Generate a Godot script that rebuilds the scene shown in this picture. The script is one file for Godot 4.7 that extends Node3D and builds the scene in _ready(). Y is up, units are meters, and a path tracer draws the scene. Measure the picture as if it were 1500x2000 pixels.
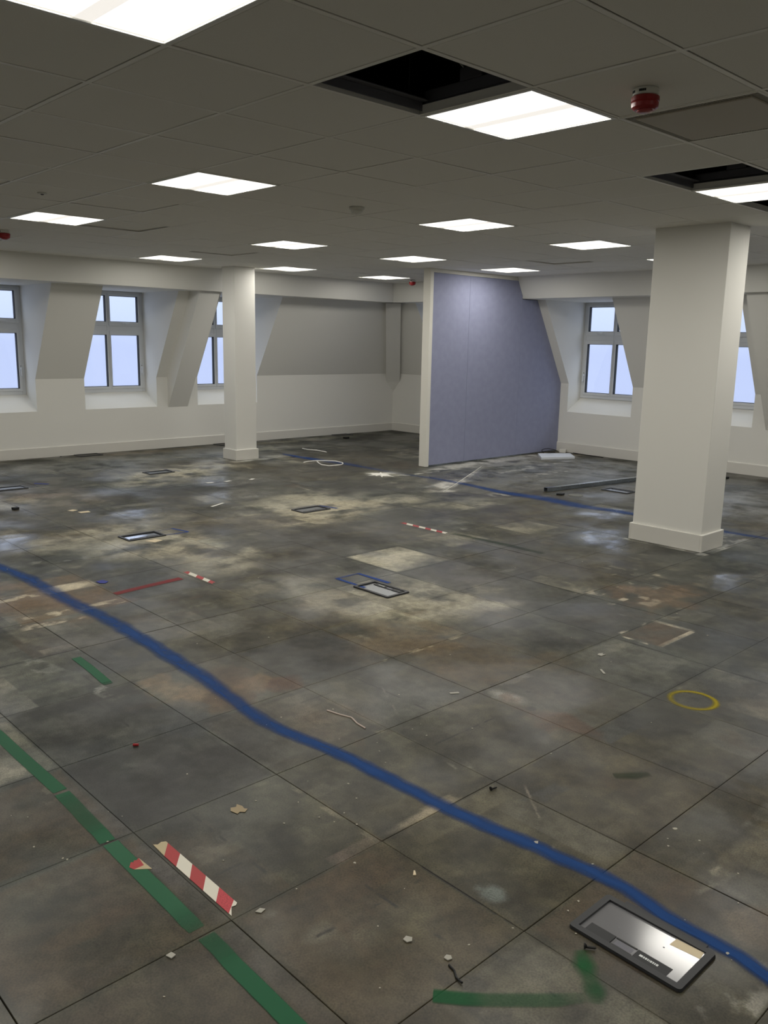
extends Node3D
# An emptied office floor under a mansard roof: worn raised-access floor, tiled ceiling with
# LED panels, white walls with dormer windows, two columns and a lilac plasterboard partition.
# Room axes: x runs along the left-hand window wall, z runs along the right-hand one, y is up.

const CH := 2.6075      # ceiling height
const G := 0.6          # ceiling and floor module
const WX := 9.1         # right window wall (inner face)
const WZ := -8.35       # left window wall (inner face)
const X0 := -6.0        # back of the room behind the camera
const Z1 := 7.2
const FX := -1.565      # one floor joint in x
const FZ := -0.334      # one floor joint in z
const CAM := Vector3(-2.15725, 1.65792, 3.33475)
const MAP0 := Vector2(-2.0, -8.5)   # floor map origin and size in metres
const MAPS := 11.3

var names := {}
var M := {}
var rng := RandomNumberGenerator.new()
var cam: Camera3D

# ------------------------------------------------------------------ mesh builder
class MB:
	var v := PackedVector3Array()
	var n := PackedVector3Array()
	var uv := PackedVector2Array()
	var uv2 := PackedVector2Array()
	var c := PackedColorArray()
	var col := Color.WHITE
	func vert(p: Vector3, nr: Vector3):
		v.append(p); n.append(nr); c.append(col); uv.append(Vector2.ZERO); uv2.append(Vector2.ZERO)
	func tri(a: Vector3, b: Vector3, d: Vector3, nr: Vector3):
		if (b - a).cross(d - a).dot(nr) > 0.0:
			vert(a, nr); vert(d, nr); vert(b, nr)
		else:
			vert(a, nr); vert(b, nr); vert(d, nr)
	func quad(a: Vector3, b: Vector3, d: Vector3, e: Vector3, nr: Vector3):
		tri(a, b, d, nr); tri(a, d, e, nr)
	func face(a: Vector3, b: Vector3, d: Vector3, e: Vector3, outwards: Vector3):
		var nr := (b - a).cross(d - a)
		if nr.length() < 1e-12: nr = (d - a).cross(e - a)
		nr = nr.normalized()
		if nr.dot(outwards) < 0.0: nr = -nr
		quad(a, b, d, e, nr)
	func pt(o: Vector3, h: Vector3, s: Vector3, ax: int, bv: float) -> Vector3:
		var q := h - Vector3(bv, bv, bv)
		q[ax] = h[ax]
		return o + q * s
	func box(lo: Vector3, hi: Vector3, bv := 0.0):
		var o := (lo + hi) / 2.0
		var h := (hi - lo) / 2.0
		for a in 3:
			var b := (a + 1) % 3
			var d := (a + 2) % 3
			for s in [-1.0, 1.0]:
				var q := []
				for k in [[-1.0, -1.0], [1.0, -1.0], [1.0, 1.0], [-1.0, 1.0]]:
					var sg := Vector3.ONE
					sg[a] = s; sg[b] = k[0]; sg[d] = k[1]
					q.append(pt(o, h, sg, a, bv))
				var nr := Vector3.ZERO
				nr[a] = s
				quad(q[0], q[1], q[2], q[3], nr)
		if bv <= 0.0: return
		for a in 3:
			var b := (a + 1) % 3
			var d := (a + 2) % 3
			for sa in [-1.0, 1.0]:
				for sb in [-1.0, 1.0]:
					var g := Vector3.ONE
					g[a] = sa; g[b] = sb; g[d] = -1.0
					var g2 := g
					g2[d] = 1.0
					var nr := Vector3.ZERO
					nr[a] = sa; nr[b] = sb
					quad(pt(o, h, g, a, bv), pt(o, h, g, b, bv), pt(o, h, g2, b, bv), pt(o, h, g2, a, bv), nr.normalized())
		for sx in [-1.0, 1.0]:
			for sy in [-1.0, 1.0]:
				for sz in [-1.0, 1.0]:
					var g := Vector3(sx, sy, sz)
					tri(pt(o, h, g, 0, bv), pt(o, h, g, 1, bv), pt(o, h, g, 2, bv), g.normalized())
	# polygon in the plane (o, ex, ey), swept along ez
	func prism(poly: PackedVector2Array, o: Vector3, ex: Vector3, ey: Vector3, ez: Vector3, caps := true):
		var k := poly.size()
		var area := 0.0
		for i in k:
			area += poly[i].cross(poly[(i + 1) % k])
		for i in k:
			var a := poly[i]
			var b := poly[(i + 1) % k]
			var t := b - a
			var out := Vector2(t.y, -t.x) * signf(area)
			var nr := (ex * out.x + ey * out.y).normalized()
			var p := o + ex * a.x + ey * a.y
			var q := o + ex * b.x + ey * b.y
			quad(p, q, q + ez, p + ez, nr)
		if caps:
			var idx := Geometry2D.triangulate_polygon(poly)
			var nz := ez.normalized()
			for i in range(0, idx.size(), 3):
				var a := poly[idx[i]]
				var b := poly[idx[i + 1]]
				var d := poly[idx[i + 2]]
				var pa := o + ex * a.x + ey * a.y
				var pb := o + ex * b.x + ey * b.y
				var pd := o + ex * d.x + ey * d.y
				tri(pa, pb, pd, -nz)
				tri(pa + ez, pb + ez, pd + ez, nz)
	func lathe(prof: Array, o: Vector3, up := Vector3.UP, seg := 28):
		var ax := up.normalized()
		var ex := ax.cross(Vector3(0.3, 0.2, 0.9)).normalized()
		var ey := ax.cross(ex)
		for i in prof.size() - 1:
			var a: Vector2 = prof[i]
			var b: Vector2 = prof[i + 1]
			var t := (b - a).normalized()
			for s in seg:
				var f0 := TAU * s / seg
				var f1 := TAU * (s + 1) / seg
				var d0 := ex * cos(f0) + ey * sin(f0)
				var d1 := ex * cos(f1) + ey * sin(f1)
				var n0 := (d0 * absf(t.y) * 1.0 + ax * (-t.x if t.y >= 0.0 else t.x)).normalized()
				var n1 := (d1 * absf(t.y) * 1.0 + ax * (-t.x if t.y >= 0.0 else t.x)).normalized()
				var p := [o + d0 * a.x + ax * a.y, o + d1 * a.x + ax * a.y, o + d1 * b.x + ax * b.y, o + d0 * b.x + ax * b.y]
				var nn := [n0, n1, n1, n0]
				for tr in [[0, 1, 2], [0, 2, 3]]:
					var x: Vector3 = (p[tr[1]] - p[tr[0]]).cross(p[tr[2]] - p[tr[0]])
					var od: Array = [tr[0], tr[2], tr[1]] if x.dot(n0 + n1) > 0.0 else tr
					for w in od: vert(p[w], nn[w])
	func tube(path: Array, r: float, seg := 8):
		var rings := []
		for i in path.size():
			var t: Vector3 = (path[mini(i + 1, path.size() - 1)] - path[maxi(i - 1, 0)]).normalized()
			var ex := t.cross(Vector3.UP)
			if ex.length() < 0.05: ex = t.cross(Vector3.RIGHT)
			ex = ex.normalized()
			var ey := ex.cross(t)
			var ring := []
			for s in seg:
				ring.append(ex * cos(TAU * s / seg) + ey * sin(TAU * s / seg))
			rings.append(ring)
		for i in path.size() - 1:
			for s in seg:
				var s2 := (s + 1) % seg
				var p := [path[i] + rings[i][s] * r, path[i] + rings[i][s2] * r, path[i + 1] + rings[i + 1][s2] * r, path[i + 1] + rings[i + 1][s] * r]
				var nn := [rings[i][s], rings[i][s2], rings[i + 1][s2], rings[i + 1][s]]
				for tr in [[0, 1, 2], [0, 2, 3]]:
					var x: Vector3 = (p[tr[1]] - p[tr[0]]).cross(p[tr[2]] - p[tr[0]])
					var od: Array = [tr[0], tr[2], tr[1]] if x.dot(nn[0] + nn[1]) > 0.0 else tr
					for w in od: vert(p[w], nn[w])
		for e in [0, path.size() - 1]:
			var t: Vector3 = (path[e] - path[1 if e == 0 else e - 1]).normalized()
			for s in range(1, seg - 1):
				tri(path[e] + rings[e][0] * r, path[e] + rings[e][s] * r, path[e] + rings[e][s + 1] * r, t)
	# thin sheet with an outline in xz, bottom at y0
	func sheet(poly: PackedVector2Array, y0: float, th: float):
		prism(poly, Vector3(0, y0, 0), Vector3.RIGHT, Vector3.BACK, Vector3(0, th, 0))
	func map_floor(off := Vector3.ZERO, rot := 0.0, shift := Vector2.ZERO):
		for i in v.size():
			var w := Vector2(v[i].x + off.x, v[i].z + off.z)
			uv[i] = (w - MAP0) / MAPS
			uv2[i] = w.rotated(rot) / 1.4 + shift
	func mesh() -> ArrayMesh:
		var a := []
		a.resize(Mesh.ARRAY_MAX)
		a[Mesh.ARRAY_VERTEX] = v
		a[Mesh.ARRAY_NORMAL] = n
		a[Mesh.ARRAY_TEX_UV] = uv
		a[Mesh.ARRAY_TEX_UV2] = uv2
		a[Mesh.ARRAY_COLOR] = c
		var m := ArrayMesh.new()
		m.add_surface_from_arrays(Mesh.PRIMITIVE_TRIANGLES, a)
		return m

# ------------------------------------------------------------------ naming helpers
func numbered(called: String) -> String:
	if not names.has(called):
		names[called] = 0
		return called
	names[called] += 1
	return "%s_%03d" % [called, names[called]]

func tag(o: Node, label: String, category: String, group := "", kind := ""):
	o.set_meta("label", label)
	o.set_meta("category", category)
	if group: o.set_meta("group", group)
	if kind: o.set_meta("kind", kind)

func root(called: String, at := Vector3.ZERO, turn := 0.0) -> Node3D:
	var o := Node3D.new()
	o.name = numbered(called)
	o.position = at
	o.rotation.y = turn
	add_child(o, true)
	return o

func part(called: String, b: MB, m: Material, parent: Node, at := Vector3.ZERO) -> MeshInstance3D:
	return put(called, b.mesh(), m, parent, at)

func put(called: String, ms: Mesh, m: Material, parent: Node, at := Vector3.ZERO) -> MeshInstance3D:
	var o := MeshInstance3D.new()
	o.name = numbered(called) if parent == self else called
	o.mesh = ms
	o.material_override = m
	o.position = at
	parent.add_child(o, true)
	return o

func mat(col: Color, rough := 0.6, metal := 0.0, spec := 0.5) -> StandardMaterial3D:
	var m := StandardMaterial3D.new()
	m.albedo_color = col
	m.roughness = rough
	m.metallic = metal
	m.metallic_specular = spec
	return m

func glow(col: Color, e: float) -> StandardMaterial3D:
	var m := mat(col, 0.5)
	m.emission_enabled = true
	m.emission = col
	m.emission_energy_multiplier = e
	return m

func painted(col: Color, rough := 0.7) -> StandardMaterial3D:   # vertex alpha fades the paint out
	var m := mat(col, rough, 0.0, 0.3)
	m.vertex_color_use_as_albedo = true
	m.transparency = BaseMaterial3D.TRANSPARENCY_ALPHA
	return m

func noise_tex(freq: float, lo: Color, hi: Color, size := 512, sd := 1, oct := 4, type := FastNoiseLite.TYPE_SIMPLEX_SMOOTH) -> NoiseTexture2D:
	var f := FastNoiseLite.new()
	f.noise_type = type
	f.frequency = freq
	f.fractal_octaves = oct
	f.seed = sd
	var t := NoiseTexture2D.new()
	t.width = size
	t.height = size
	t.seamless = true
	t.noise = f
	var r := Gradient.new()
	r.set_color(0, lo)
	r.set_color(1, hi)
	t.color_ramp = r
	return t

func V(x, y, z) -> Vector3: return Vector3(x, y, z)
func P2(a: Array) -> PackedVector2Array:
	var p := PackedVector2Array()
	for i in range(0, a.size(), 2): p.append(Vector2(a[i], a[i + 1]))
	return p

func seen(p: Vector3, margin := 0.0) -> bool:
	var l := cam.transform.affine_inverse() * p
	if l.z > -0.3: return false
	var t := tan(deg_to_rad(31.19))
	return absf(l.y / -l.z) < t + margin and absf(l.x / -l.z) < t * 0.75 + margin

# ------------------------------------------------------------------ floor map
var fm := PackedByteArray()
var ntile := PackedByteArray()
const FN := 2048

func noise_bytes(size: int, freq: float, sd: int, oct: int, seamless := true, warp := 0.0) -> PackedByteArray:
	var f := FastNoiseLite.new()
	f.noise_type = FastNoiseLite.TYPE_SIMPLEX_SMOOTH
	f.frequency = freq
	f.fractal_octaves = oct
	f.seed = sd
	if warp > 0.0:
		f.domain_warp_enabled = true
		f.domain_warp_amplitude = warp
		f.domain_warp_frequency = freq * 1.5
	var im := f.get_seamless_image(size, size) if seamless else f.get_image(size, size)
	im.convert(Image.FORMAT_L8)
	return im.get_data()

# a stain in room coordinates; kind 0 soft cloud, 1 square-edged patch, 2 broken scuffs
func stain(cx: float, cz: float, sx: float, sz: float, col: Color, a: float, kind := 0, turn := 0.0):
	var s := FN / MAPS
	var ext := maxf(sx, sz) * 1.3 if turn != 0.0 else 0.0
	var ex := ext if ext > 0.0 else sx * 1.15
	var ez := ext if ext > 0.0 else sz * 1.15
	var i0 := maxi(0, int((cx - ex - MAP0.x) * s))
	var i1 := mini(FN - 1, int((cx + ex - MAP0.x) * s))
	var j0 := maxi(0, int((cz - ez - MAP0.y) * s))
	var j1 := mini(FN - 1, int((cz + ez - MAP0.y) * s))
	var ox := rng.randi() % 512
	var oz := rng.randi() % 512
	var cr := col.r * 255.0
	var cg := col.g * 255.0
	var cb := col.b * 255.0
	var ct := cos(turn)
	var sn := sin(turn)
	for j in range(j0, j1 + 1):
		var wz := j / s + MAP0.y - cz
		for i in range(i0, i1 + 1):
			var wx := i / s + MAP0.x - cx
			var u := absf(wx * ct + wz * sn) / sx
			var w := absf(wz * ct - wx * sn) / sz
			var m := 0.0
			if kind == 0:
				var nz := ntile[((j + oz) & 511) * 512 + ((i + ox) & 511)] / 255.0
				m = clampf((0.9 - sqrt(u * u + w * w) + (nz - 0.5) * 1.7) * 2.0, 0.0, 1.0)
			elif kind == 3:
				var nz := ntile[((j + oz) & 511) * 512 + ((i + ox) & 511)] / 255.0
				m = clampf((1.0 - sqrt(u * u + w * w)) * 1.9, 0.0, 1.0) * clampf(0.6 + (nz - 0.42) * 2.6, 0.0, 1.0)
			elif kind == 1:
				var nz := ntile[((j + oz) & 511) * 512 + ((i + ox) & 511)] / 255.0
				m = clampf((1.0 - maxf(u, w)) * 14.0, 0.0, 1.0) * clampf(0.15 + (nz - 0.2) * 1.5, 0.0, 1.0)
			else:
				var nz := ntile[((j * 2 + oz) & 511) * 512 + ((i * 2 + ox) & 511)] / 255.0
				m = clampf((1.0 - maxf(u, w)) * 5.0, 0.0, 1.0) * clampf((nz - 0.47) * 7.0, 0.0, 1.0)
			if m <= 0.0: continue
			m *= a
			var k := (j * FN + i) * 3
			fm[k] = int(fm[k] + (cr - fm[k]) * m)
			fm[k + 1] = int(fm[k + 1] + (cg - fm[k + 1]) * m)
			fm[k + 2] = int(fm[k + 2] + (cb - fm[k + 2]) * m)

func tone_of(c: Color) -> Color:   # sun-bleached swatch colours to the floor's own range
	var k := 0.86 if c.v > 0.95 else (0.83 if c.v > 0.9 else 0.6)
	return Color(c.r * k, c.g * k, c.b * k)

func scratch(ax: float, az: float, bx: float, bz: float, wd: float, col: Color, a: float):
	var d := Vector2(bx - ax, bz - az)
	stain((ax + bx) / 2, (az + bz) / 2, d.length() / 2, wd / 2, col, a, 2, d.angle())

func make_floor_material():
	ntile = noise_bytes(512, 0.014, 11, 6, true, 18.0)
	var n1 := noise_bytes(1024, 0.006, 21, 4, false, 30.0)
	var n2 := noise_bytes(1024, 0.045, 22, 6, false, 14.0)
	var n3 := noise_bytes(1024, 0.004, 23, 3, false)
	var base := PackedByteArray()
	base.resize(1024 * 1024 * 3)
	for i in 1024 * 1024:
		var a := n1[i]
		var b := n2[i]
		var h := (n3[i] - 128) * 0.05
		var l := 73.0 + (a - 128) * 0.07 + (b - 128) * 0.24
		base[i * 3] = int(clampf(l + h, 0, 255))
		base[i * 3 + 1] = int(clampf(l * 0.975, 0, 255))
		base[i * 3 + 2] = int(clampf(l * 0.80 - h * 1.3, 0, 255))
	var im := Image.create_from_data(1024, 1024, false, Image.FORMAT_RGB8, base)
	im.resize(FN, FN, Image.INTERPOLATE_BILINEAR)
	fm = im.get_data()
	floor_stains()
	im = Image.create_from_data(FN, FN, false, Image.FORMAT_RGB8, fm)
	var m := mat(Color.WHITE, 1.0, 0.0, 0.5)
	m.albedo_texture = ImageTexture.create_from_image(im)
	m.vertex_color_use_as_albedo = true
	# polish: where feet and rain have polished the panels
	var rg := noise_bytes(1024, 0.011, 31, 4, false, 20.0)
	for i in rg.size():
		rg[i] = int(clampf(132.0 + (rg[i] - 128) * 0.8, 84, 220))
	var gloss := [[4.29, -0.6, 0.45, 0.25], [4.0, -0.3, 0.3, 0.2], [5.25, -1.2, 0.4, 0.3], [5.4, 0.55, 0.4, 0.3], [1.7, -4.1, 0.5, 0.3], [2.9, -4.3, 0.3, 0.3], [0.2, -3.6, 0.4, 0.3], [3.3, -5.2, 0.6, 0.4], [3.8, 0.8, 0.35, 0.25], [5.9, -3.6, 0.8, 0.5]]
	for g in gloss:
		var s := 1024.0 / MAPS
		for j in range(int((g[1] - g[3] - MAP0.y) * s), int((g[1] + g[3] - MAP0.y) * s)):
			for i in range(int((g[0] - g[2] - MAP0.x) * s), int((g[0] + g[2] - MAP0.x) * s)):
				if i < 0 or j < 0 or i > 1023 or j > 1023: continue
				var u: float = (i / s + MAP0.x - g[0]) / g[2]
				var w: float = (j / s + MAP0.y - g[1]) / g[3]
				var k := clampf((1.0 - u * u - w * w + (ntile[(j & 511) * 512 + (i & 511)] - 128) / 160.0) * 1.5, 0.0, 1.0)
				rg[j * 1024 + i] = int(lerpf(rg[j * 1024 + i], 68.0 + (ntile[(j * 3 & 511) * 512 + (i * 3 & 511)] - 128) * 0.3, k))
	m.roughness_texture = ImageTexture.create_from_image(Image.create_from_data(1024, 1024, false, Image.FORMAT_L8, rg))
	# fine grain, scuffs and grit, repeated
	var d1 := noise_bytes(1024, 0.02, 41, 4)
	var d2 := noise_bytes(1024, 0.16, 42, 3)
	var det := PackedByteArray()
	det.resize(1024 * 1024 * 3)
	for i in 1024 * 1024:
		var l := 226.0 + (d1[i] - 128) * 0.24 + (d2[i] - 128) * 0.34
		if d2[i] < 44: l -= 26.0
		if d2[i] > 216: l += 16.0
		var b := int(clampf(l, 0, 255))
		det[i * 3] = b
		det[i * 3 + 1] = b
		det[i * 3 + 2] = b
	for k in 900:      # scratches and broom marks
		var x := rng.randf() * 1024.0
		var y := rng.randf() * 1024.0
		var f := rng.randf_range(-0.5, 0.5) + (PI / 2 if rng.randf() < 0.4 else 0.0)
		var dl := rng.randi_range(-40, 26)
		for q in rng.randi_range(10, 90):
			x += cos(f)
			y += sin(f)
			var o := ((int(y) & 1023) * 1024 + (int(x) & 1023)) * 3
			for w in 3: det[o + w] = clampi(det[o + w] + dl, 0, 255)
	m.detail_enabled = true
	m.detail_blend_mode = BaseMaterial3D.BLEND_MODE_MUL
	m.detail_uv_layer = BaseMaterial3D.DETAIL_UV_2
	m.detail_albedo = ImageTexture.create_from_image(Image.create_from_data(1024, 1024, false, Image.FORMAT_RGB8, det))
	M.floor = m

func floor_stains():
	var dust := Color(0.92, 0.885, 0.77)
	var pale := Color(0.80, 0.79, 0.73)
	var tan := Color(0.80, 0.70, 0.53)
	var brown := Color(0.55, 0.44, 0.32)
	var dark := Color(0.33, 0.32, 0.29)
	var cool := Color(0.50, 0.52, 0.53)
	var cream := Color(0.98, 0.92, 0.80)
	var white := Color(0.97, 0.96, 0.92)
	# square-edged traces of old carpet backing and adhesive inside the panels
	for k in 520:
		var pi := rng.randi_range(0, 17)
		var pj := rng.randi_range(-13, 4)
		if k < 120:
			pi = rng.randi_range(0, 6)
			pj = rng.randi_range(-2, 4)
		var hx := rng.randf_range(0.05, 0.29)
		var hz := rng.randf_range(0.05, 0.29)
		var px := FX + G * pi + (hx + 0.005 if rng.randf() < 0.5 else 0.595 - hx)
		var pz := FZ + G * pj + (hz + 0.005 if rng.randf() < 0.5 else 0.595 - hz)
		stain(px, pz, hx, hz, tone_of([pale, dark, dust, dark, brown, cool, Color(0.6, 0.6, 0.52)][rng.randi() % 7]), rng.randf_range(0.15, 0.6), 1)
	# mop smears and trodden plaster, scattered
	for i in 800:
		var x := rng.randf_range(-1.6, 9.0)
		var z := rng.randf_range(-8.2, 2.6)
		var c: Color = [pale, dust, white, dark, cool, brown, dark, pale][rng.randi() % 8]
		stain(x, z, rng.randf_range(0.04, 0.26), rng.randf_range(0.012, 0.08), tone_of(c), rng.randf_range(0.15, 0.5), 2 if rng.randf() < 0.75 else 0, rng.randf_range(-0.25, 0.25) + (PI / 2 if rng.randf() < 0.3 else 0.0))
	for i in 110:      # edges of lifted carpet squares
		var x := FX + 0.5 * (rng.randi() % 22)
		var z := -8.2 + 0.5 * (rng.randi() % 22)
		stain(x + 0.25, z + 0.25, 0.25, 0.25, tone_of([pale, dark, dust, dark][rng.randi() % 4]), rng.randf_range(0.2, 0.5), 1)
	for i in 90:
		var x := FX + 0.5 * (rng.randi() % 22) + 0.06
		var z := -8.2 + 0.5 * (rng.randi() % 22) + 0.1
		if rng.randf() < 0.5: scratch(x, z, x + 0.5, z, 0.012, tone_of(dark), 0.6)
		else: scratch(x, z, x, z + 0.5, 0.012, tone_of(dark), 0.6)
	# [x, z, half x, half z, colour, strength, kind]
	for t in [
		# grinding dust and old screed
		[2.95, -3.2, 1.15, 0.75, dust, 0.95, 3], [3.4, -3.7, 0.9, 0.5, dust, 0.7, 3], [2.6, -2.75, 0.5, 0.35, dust, 0.6, 3], [3.95, -3.0, 0.7, 0.35, dust, 0.65, 3], [3.0, -4.3, 0.7, 0.35, pale, 0.5, 3],
		[1.1, -2.85, 0.75, 0.6, dust, 0.85, 3], [1.0, -3.5, 0.7, 0.3, dust, 0.7, 3], [1.35, -2.2, 0.55, 0.55, dust, 0.75, 3], [0.5, -3.3, 0.5, 0.35, dust, 0.6, 3], [1.6, -3.75, 0.5, 0.3, dust, 0.5, 3], [1.1, -1.85, 0.4, 0.3, dust, 0.45, 3],
		[3.0, -6.0, 0.8, 0.75, dust, 0.85, 3], [3.7, -6.3, 0.8, 0.5, dust, 0.7, 3], [2.5, -5.6, 0.6, 0.4, dust, 0.6, 3], [1.3, -5.1, 0.7, 0.55, Color(0.86, 0.81, 0.72), 0.75, 3], [1.2, -5.6, 0.7, 0.4, Color(0.88, 0.80, 0.72), 0.8, 3], [0.7, -5.3, 0.6, 0.4, dust, 0.6, 3],
		[4.2, -6.75, 0.5, 0.35, white, 0.5, 3], [4.95, -6.6, 0.5, 0.2, white, 0.5, 3], [5.3, -7.4, 1.2, 0.3, dust, 0.5, 3], [4.0, -8.05, 1.3, 0.2, Color(0.88, 0.76, 0.56), 0.6, 3], [6.7, -8.0, 1.4, 0.25, dust, 0.4, 3],
		[1.55, -0.3, 0.55, 0.45, dust, 0.8, 3], [1.9, -0.3, 0.5, 0.5, dust, 0.75, 3], [1.25, -0.65, 0.35, 0.45, dust, 0.6, 3], [2.05, 0.06, 0.2, 0.12, dust, 0.8, 3], [1.2, -1.2, 0.5, 0.3, dust, 0.4, 3],
		[2.33, -1.24, 0.29, 0.29, dust, 1.0, 1], [2.33, -1.24, 0.29, 0.29, dust, 0.6, 3], [2.75, -1.0, 0.25, 0.2, Color(0.76, 0.7, 0.58), 0.6, 3], [4.19, -0.66, 0.3, 0.2, dust, 0.4, 3],
		[1.135, 1.166, 0.29, 0.29, Color(0.54, 0.53, 0.45), 0.9, 1], [0.90, 1.0, 0.07, 0.14, white, 0.55, 3], [0.86, 1.17, 0.03, 0.28, pale, 0.6, 2], [1.1, 0.885, 0.25, 0.03, pale, 0.6, 2],
		[1.74, 1.166, 0.29, 0.29, Color(0.80, 0.79, 0.70), 0.4, 1], [0.1, 0.65, 0.3, 0.28, Color(0.74, 0.66, 0.58), 0.5, 3], [0.5, 0.75, 0.3, 0.25, pale, 0.35, 3],
		[2.335, -3.034, 0.29, 0.29, Color(0.60, 0.57, 0.51), 0.95, 1], [2.335, -3.634, 0.29, 0.29, Color(0.58, 0.56, 0.50), 0.85, 1], [2.335, -2.434, 0.29, 0.29, Color(0.55, 0.53, 0.46), 0.8, 1], [2.335, -0.634, 0.29, 0.29, Color(0.60, 0.58, 0.51), 0.9, 1], [2.335, -0.034, 0.29, 0.29, Color(0.56, 0.55, 0.49), 0.85, 1], [2.335, 0.566, 0.29, 0.29, Color(0.56, 0.55, 0.50), 0.7, 1],
		# brown water stains
		[1.135, 0.566, 0.29, 0.29, Color(0.57, 0.48, 0.32), 0.95, 1], [1.2, 0.6, 0.4, 0.35, Color(0.58, 0.48, 0.32), 0.5, 0], [0.95, 0.2, 0.35, 0.3, Color(0.74, 0.62, 0.46), 0.7, 0], [1.1, 0.0, 0.4, 0.3, Color(0.76, 0.66, 0.5), 0.6, 0], [1.05, 0.27, 0.35, 0.02, cream, 0.5, 2],
		[-0.26, -0.05, 0.11, 0.3, Color(0.88, 0.78, 0.60), 0.75, 3], [-0.24, 0.0, 0.2, 0.3, Color(0.80, 0.68, 0.50), 0.9, 0], [-0.1, 0.1, 0.18, 0.16, Color(0.5, 0.38, 0.25), 0.8, 0], [0.14, 0.06, 0.2, 0.18, Color(0.74, 0.60, 0.43), 0.9, 0], [0.2, 0.17, 0.1, 0.09, Color(0.58, 0.42, 0.3), 0.9, 0], [-0.02, -0.1, 0.16, 0.14, brown, 0.7, 0],
		[-0.1, -1.95, 0.36, 0.45, Color(0.78, 0.64, 0.46), 0.85, 1], [-0.1, -1.85, 0.4, 0.5, Color(0.72, 0.57, 0.4), 0.7, 0], [-0.2, -2.4, 0.3, 0.25, Color(0.74, 0.62, 0.48), 0.6, 0],
		[0.06, -2.09, 0.2, 0.1, cream, 1.0, 3], [0.08, -2.09, 0.18, 0.085, cream, 0.9, 1], [-0.25, -2.06, 0.2, 0.05, cream, 0.7, 2], [0.0, -1.59, 0.26, 0.05, cream, 0.75, 2], [-0.3, -1.45, 0.2, 0.05, cream, 0.7, 2], [-0.3, -1.62, 0.12, 0.03, cream, 0.6, 2], [0.1, -1.62, 0.16, 0.03, cream, 0.6, 2], [-0.45, -1.0, 0.1, 0.05, cream, 0.5, 2], [-0.2, -0.93, 0.2, 0.02, white, 0.5, 2],
		[3.0, 0.6, 0.45, 0.35, Color(0.66, 0.52, 0.36), 0.8, 0], [3.15, 0.5, 0.24, 0.26, Color(0.80, 0.66, 0.50), 0.8, 2], [2.9, 0.5, 0.35, 0.025, cream, 0.75, 2], [2.85, 0.62, 0.12, 0.1, cream, 0.5, 2], [3.25, 0.33, 0.3, 0.03, cream, 0.7, 2], [2.72, 0.3, 0.12, 0.06, cream, 0.75, 2], [2.7, 0.18, 0.1, 0.04, cream, 0.5, 2],
		[2.3, 1.0, 0.2, 0.13, Color(0.62, 0.5, 0.38), 0.95, 1], [2.5, 0.99, 0.02, 0.14, cream, 0.9, 1], [2.3, 1.12, 0.2, 0.018, cream, 0.9, 1], [2.09, 1.0, 0.012, 0.12, cream, 0.8, 2], [2.3, 0.85, 0.2, 0.015, cream, 0.7, 2],
		[0.85, 1.3, 0.12, 0.3, Color(0.60, 0.44, 0.32), 0.7, 0], [0.6, 1.3, 0.2, 0.25, dark, 0.6, 0], [0.7, 1.55, 0.2, 0.2, pale, 0.3, 0], [1.8, 1.55, 0.28, 0.2, dark, 0.45, 0],
		# panels darkened by adhesive
		[-0.665, 0.566, 0.29, 0.29, dark, 0.75, 1], [-0.665, -0.03, 0.29, 0.29, dark, 0.4, 1], [-0.665, 0.566, 0.4, 0.3, dark, 0.5, 0], [-1.27, 0.57, 0.29, 0.28, Color(0.56, 0.48, 0.38), 0.7, 1], [-1.27, 1.17, 0.29, 0.29, Color(0.54, 0.46, 0.36), 0.7, 1], [-1.27, 1.77, 0.29, 0.29, Color(0.52, 0.45, 0.36), 0.6, 1], [-0.665, 1.77, 0.29, 0.29, Color(0.58, 0.5, 0.4), 0.5, 1],
		[-0.065, 0.57, 0.29, 0.29, dark, 0.5, 1], [0.535, -0.03, 0.29, 0.29, Color(0.48, 0.48, 0.48), 0.6, 1], [0.535, 0.57, 0.29, 0.29, Color(0.56, 0.57, 0.54), 0.6, 1], [0.5, -0.1, 0.4, 0.35, dark, 0.55, 0],
		[2.0, -2.3, 0.9, 0.45, dark, 0.6, 0], [2.6, -1.9, 0.7, 0.3, dark, 0.6, 0], [1.7, -1.5, 0.5, 0.4, dark, 0.4, 0], [1.9, 0.6, 0.3, 0.25, dark, 0.6, 1], [2.4, 0.3, 0.4, 0.3, Color(0.42, 0.43, 0.38), 0.5, 0],
		[2.3, -4.9, 0.8, 0.5, dark, 0.55, 0], [3.2, -5.0, 0.6, 0.4, dark, 0.6, 0], [2.6, -7.3, 1.8, 0.7, Color(0.88, 0.88, 0.81), 0.8, 3], [4.4, -7.3, 1.2, 0.6, Color(0.81, 0.82, 0.79), 0.8, 3], [1.2, -7.4, 1.2, 0.6, Color(0.83, 0.82, 0.76), 0.7, 3], [6.4, -6.3, 1.5, 1.0, dark, 0.35, 0], [7.8, -7.4, 1.2, 0.6, dark, 0.5, 0], [8.2, -6.0, 0.9, 1.0, dark, 0.5, 0],
		[4.3, -3.9, 0.7, 0.5, dark, 0.5, 0], [3.7, -2.2, 0.7, 0.4, dark, 0.45, 0], [5.0, -5.2, 1.0, 0.6, dark, 0.5, 0], [3.4, -0.9, 0.7, 0.5, Color(0.42, 0.43, 0.38), 0.5, 0], [3.55, 0.5, 0.5, 0.4, Color(0.40, 0.41, 0.36), 0.7, 0], [4.2, 1.0, 0.5, 0.5, dark, 0.4, 0], [1.7, 2.0, 0.4, 0.3, dark, 0.5, 0],
		# grey-blue film
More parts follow.
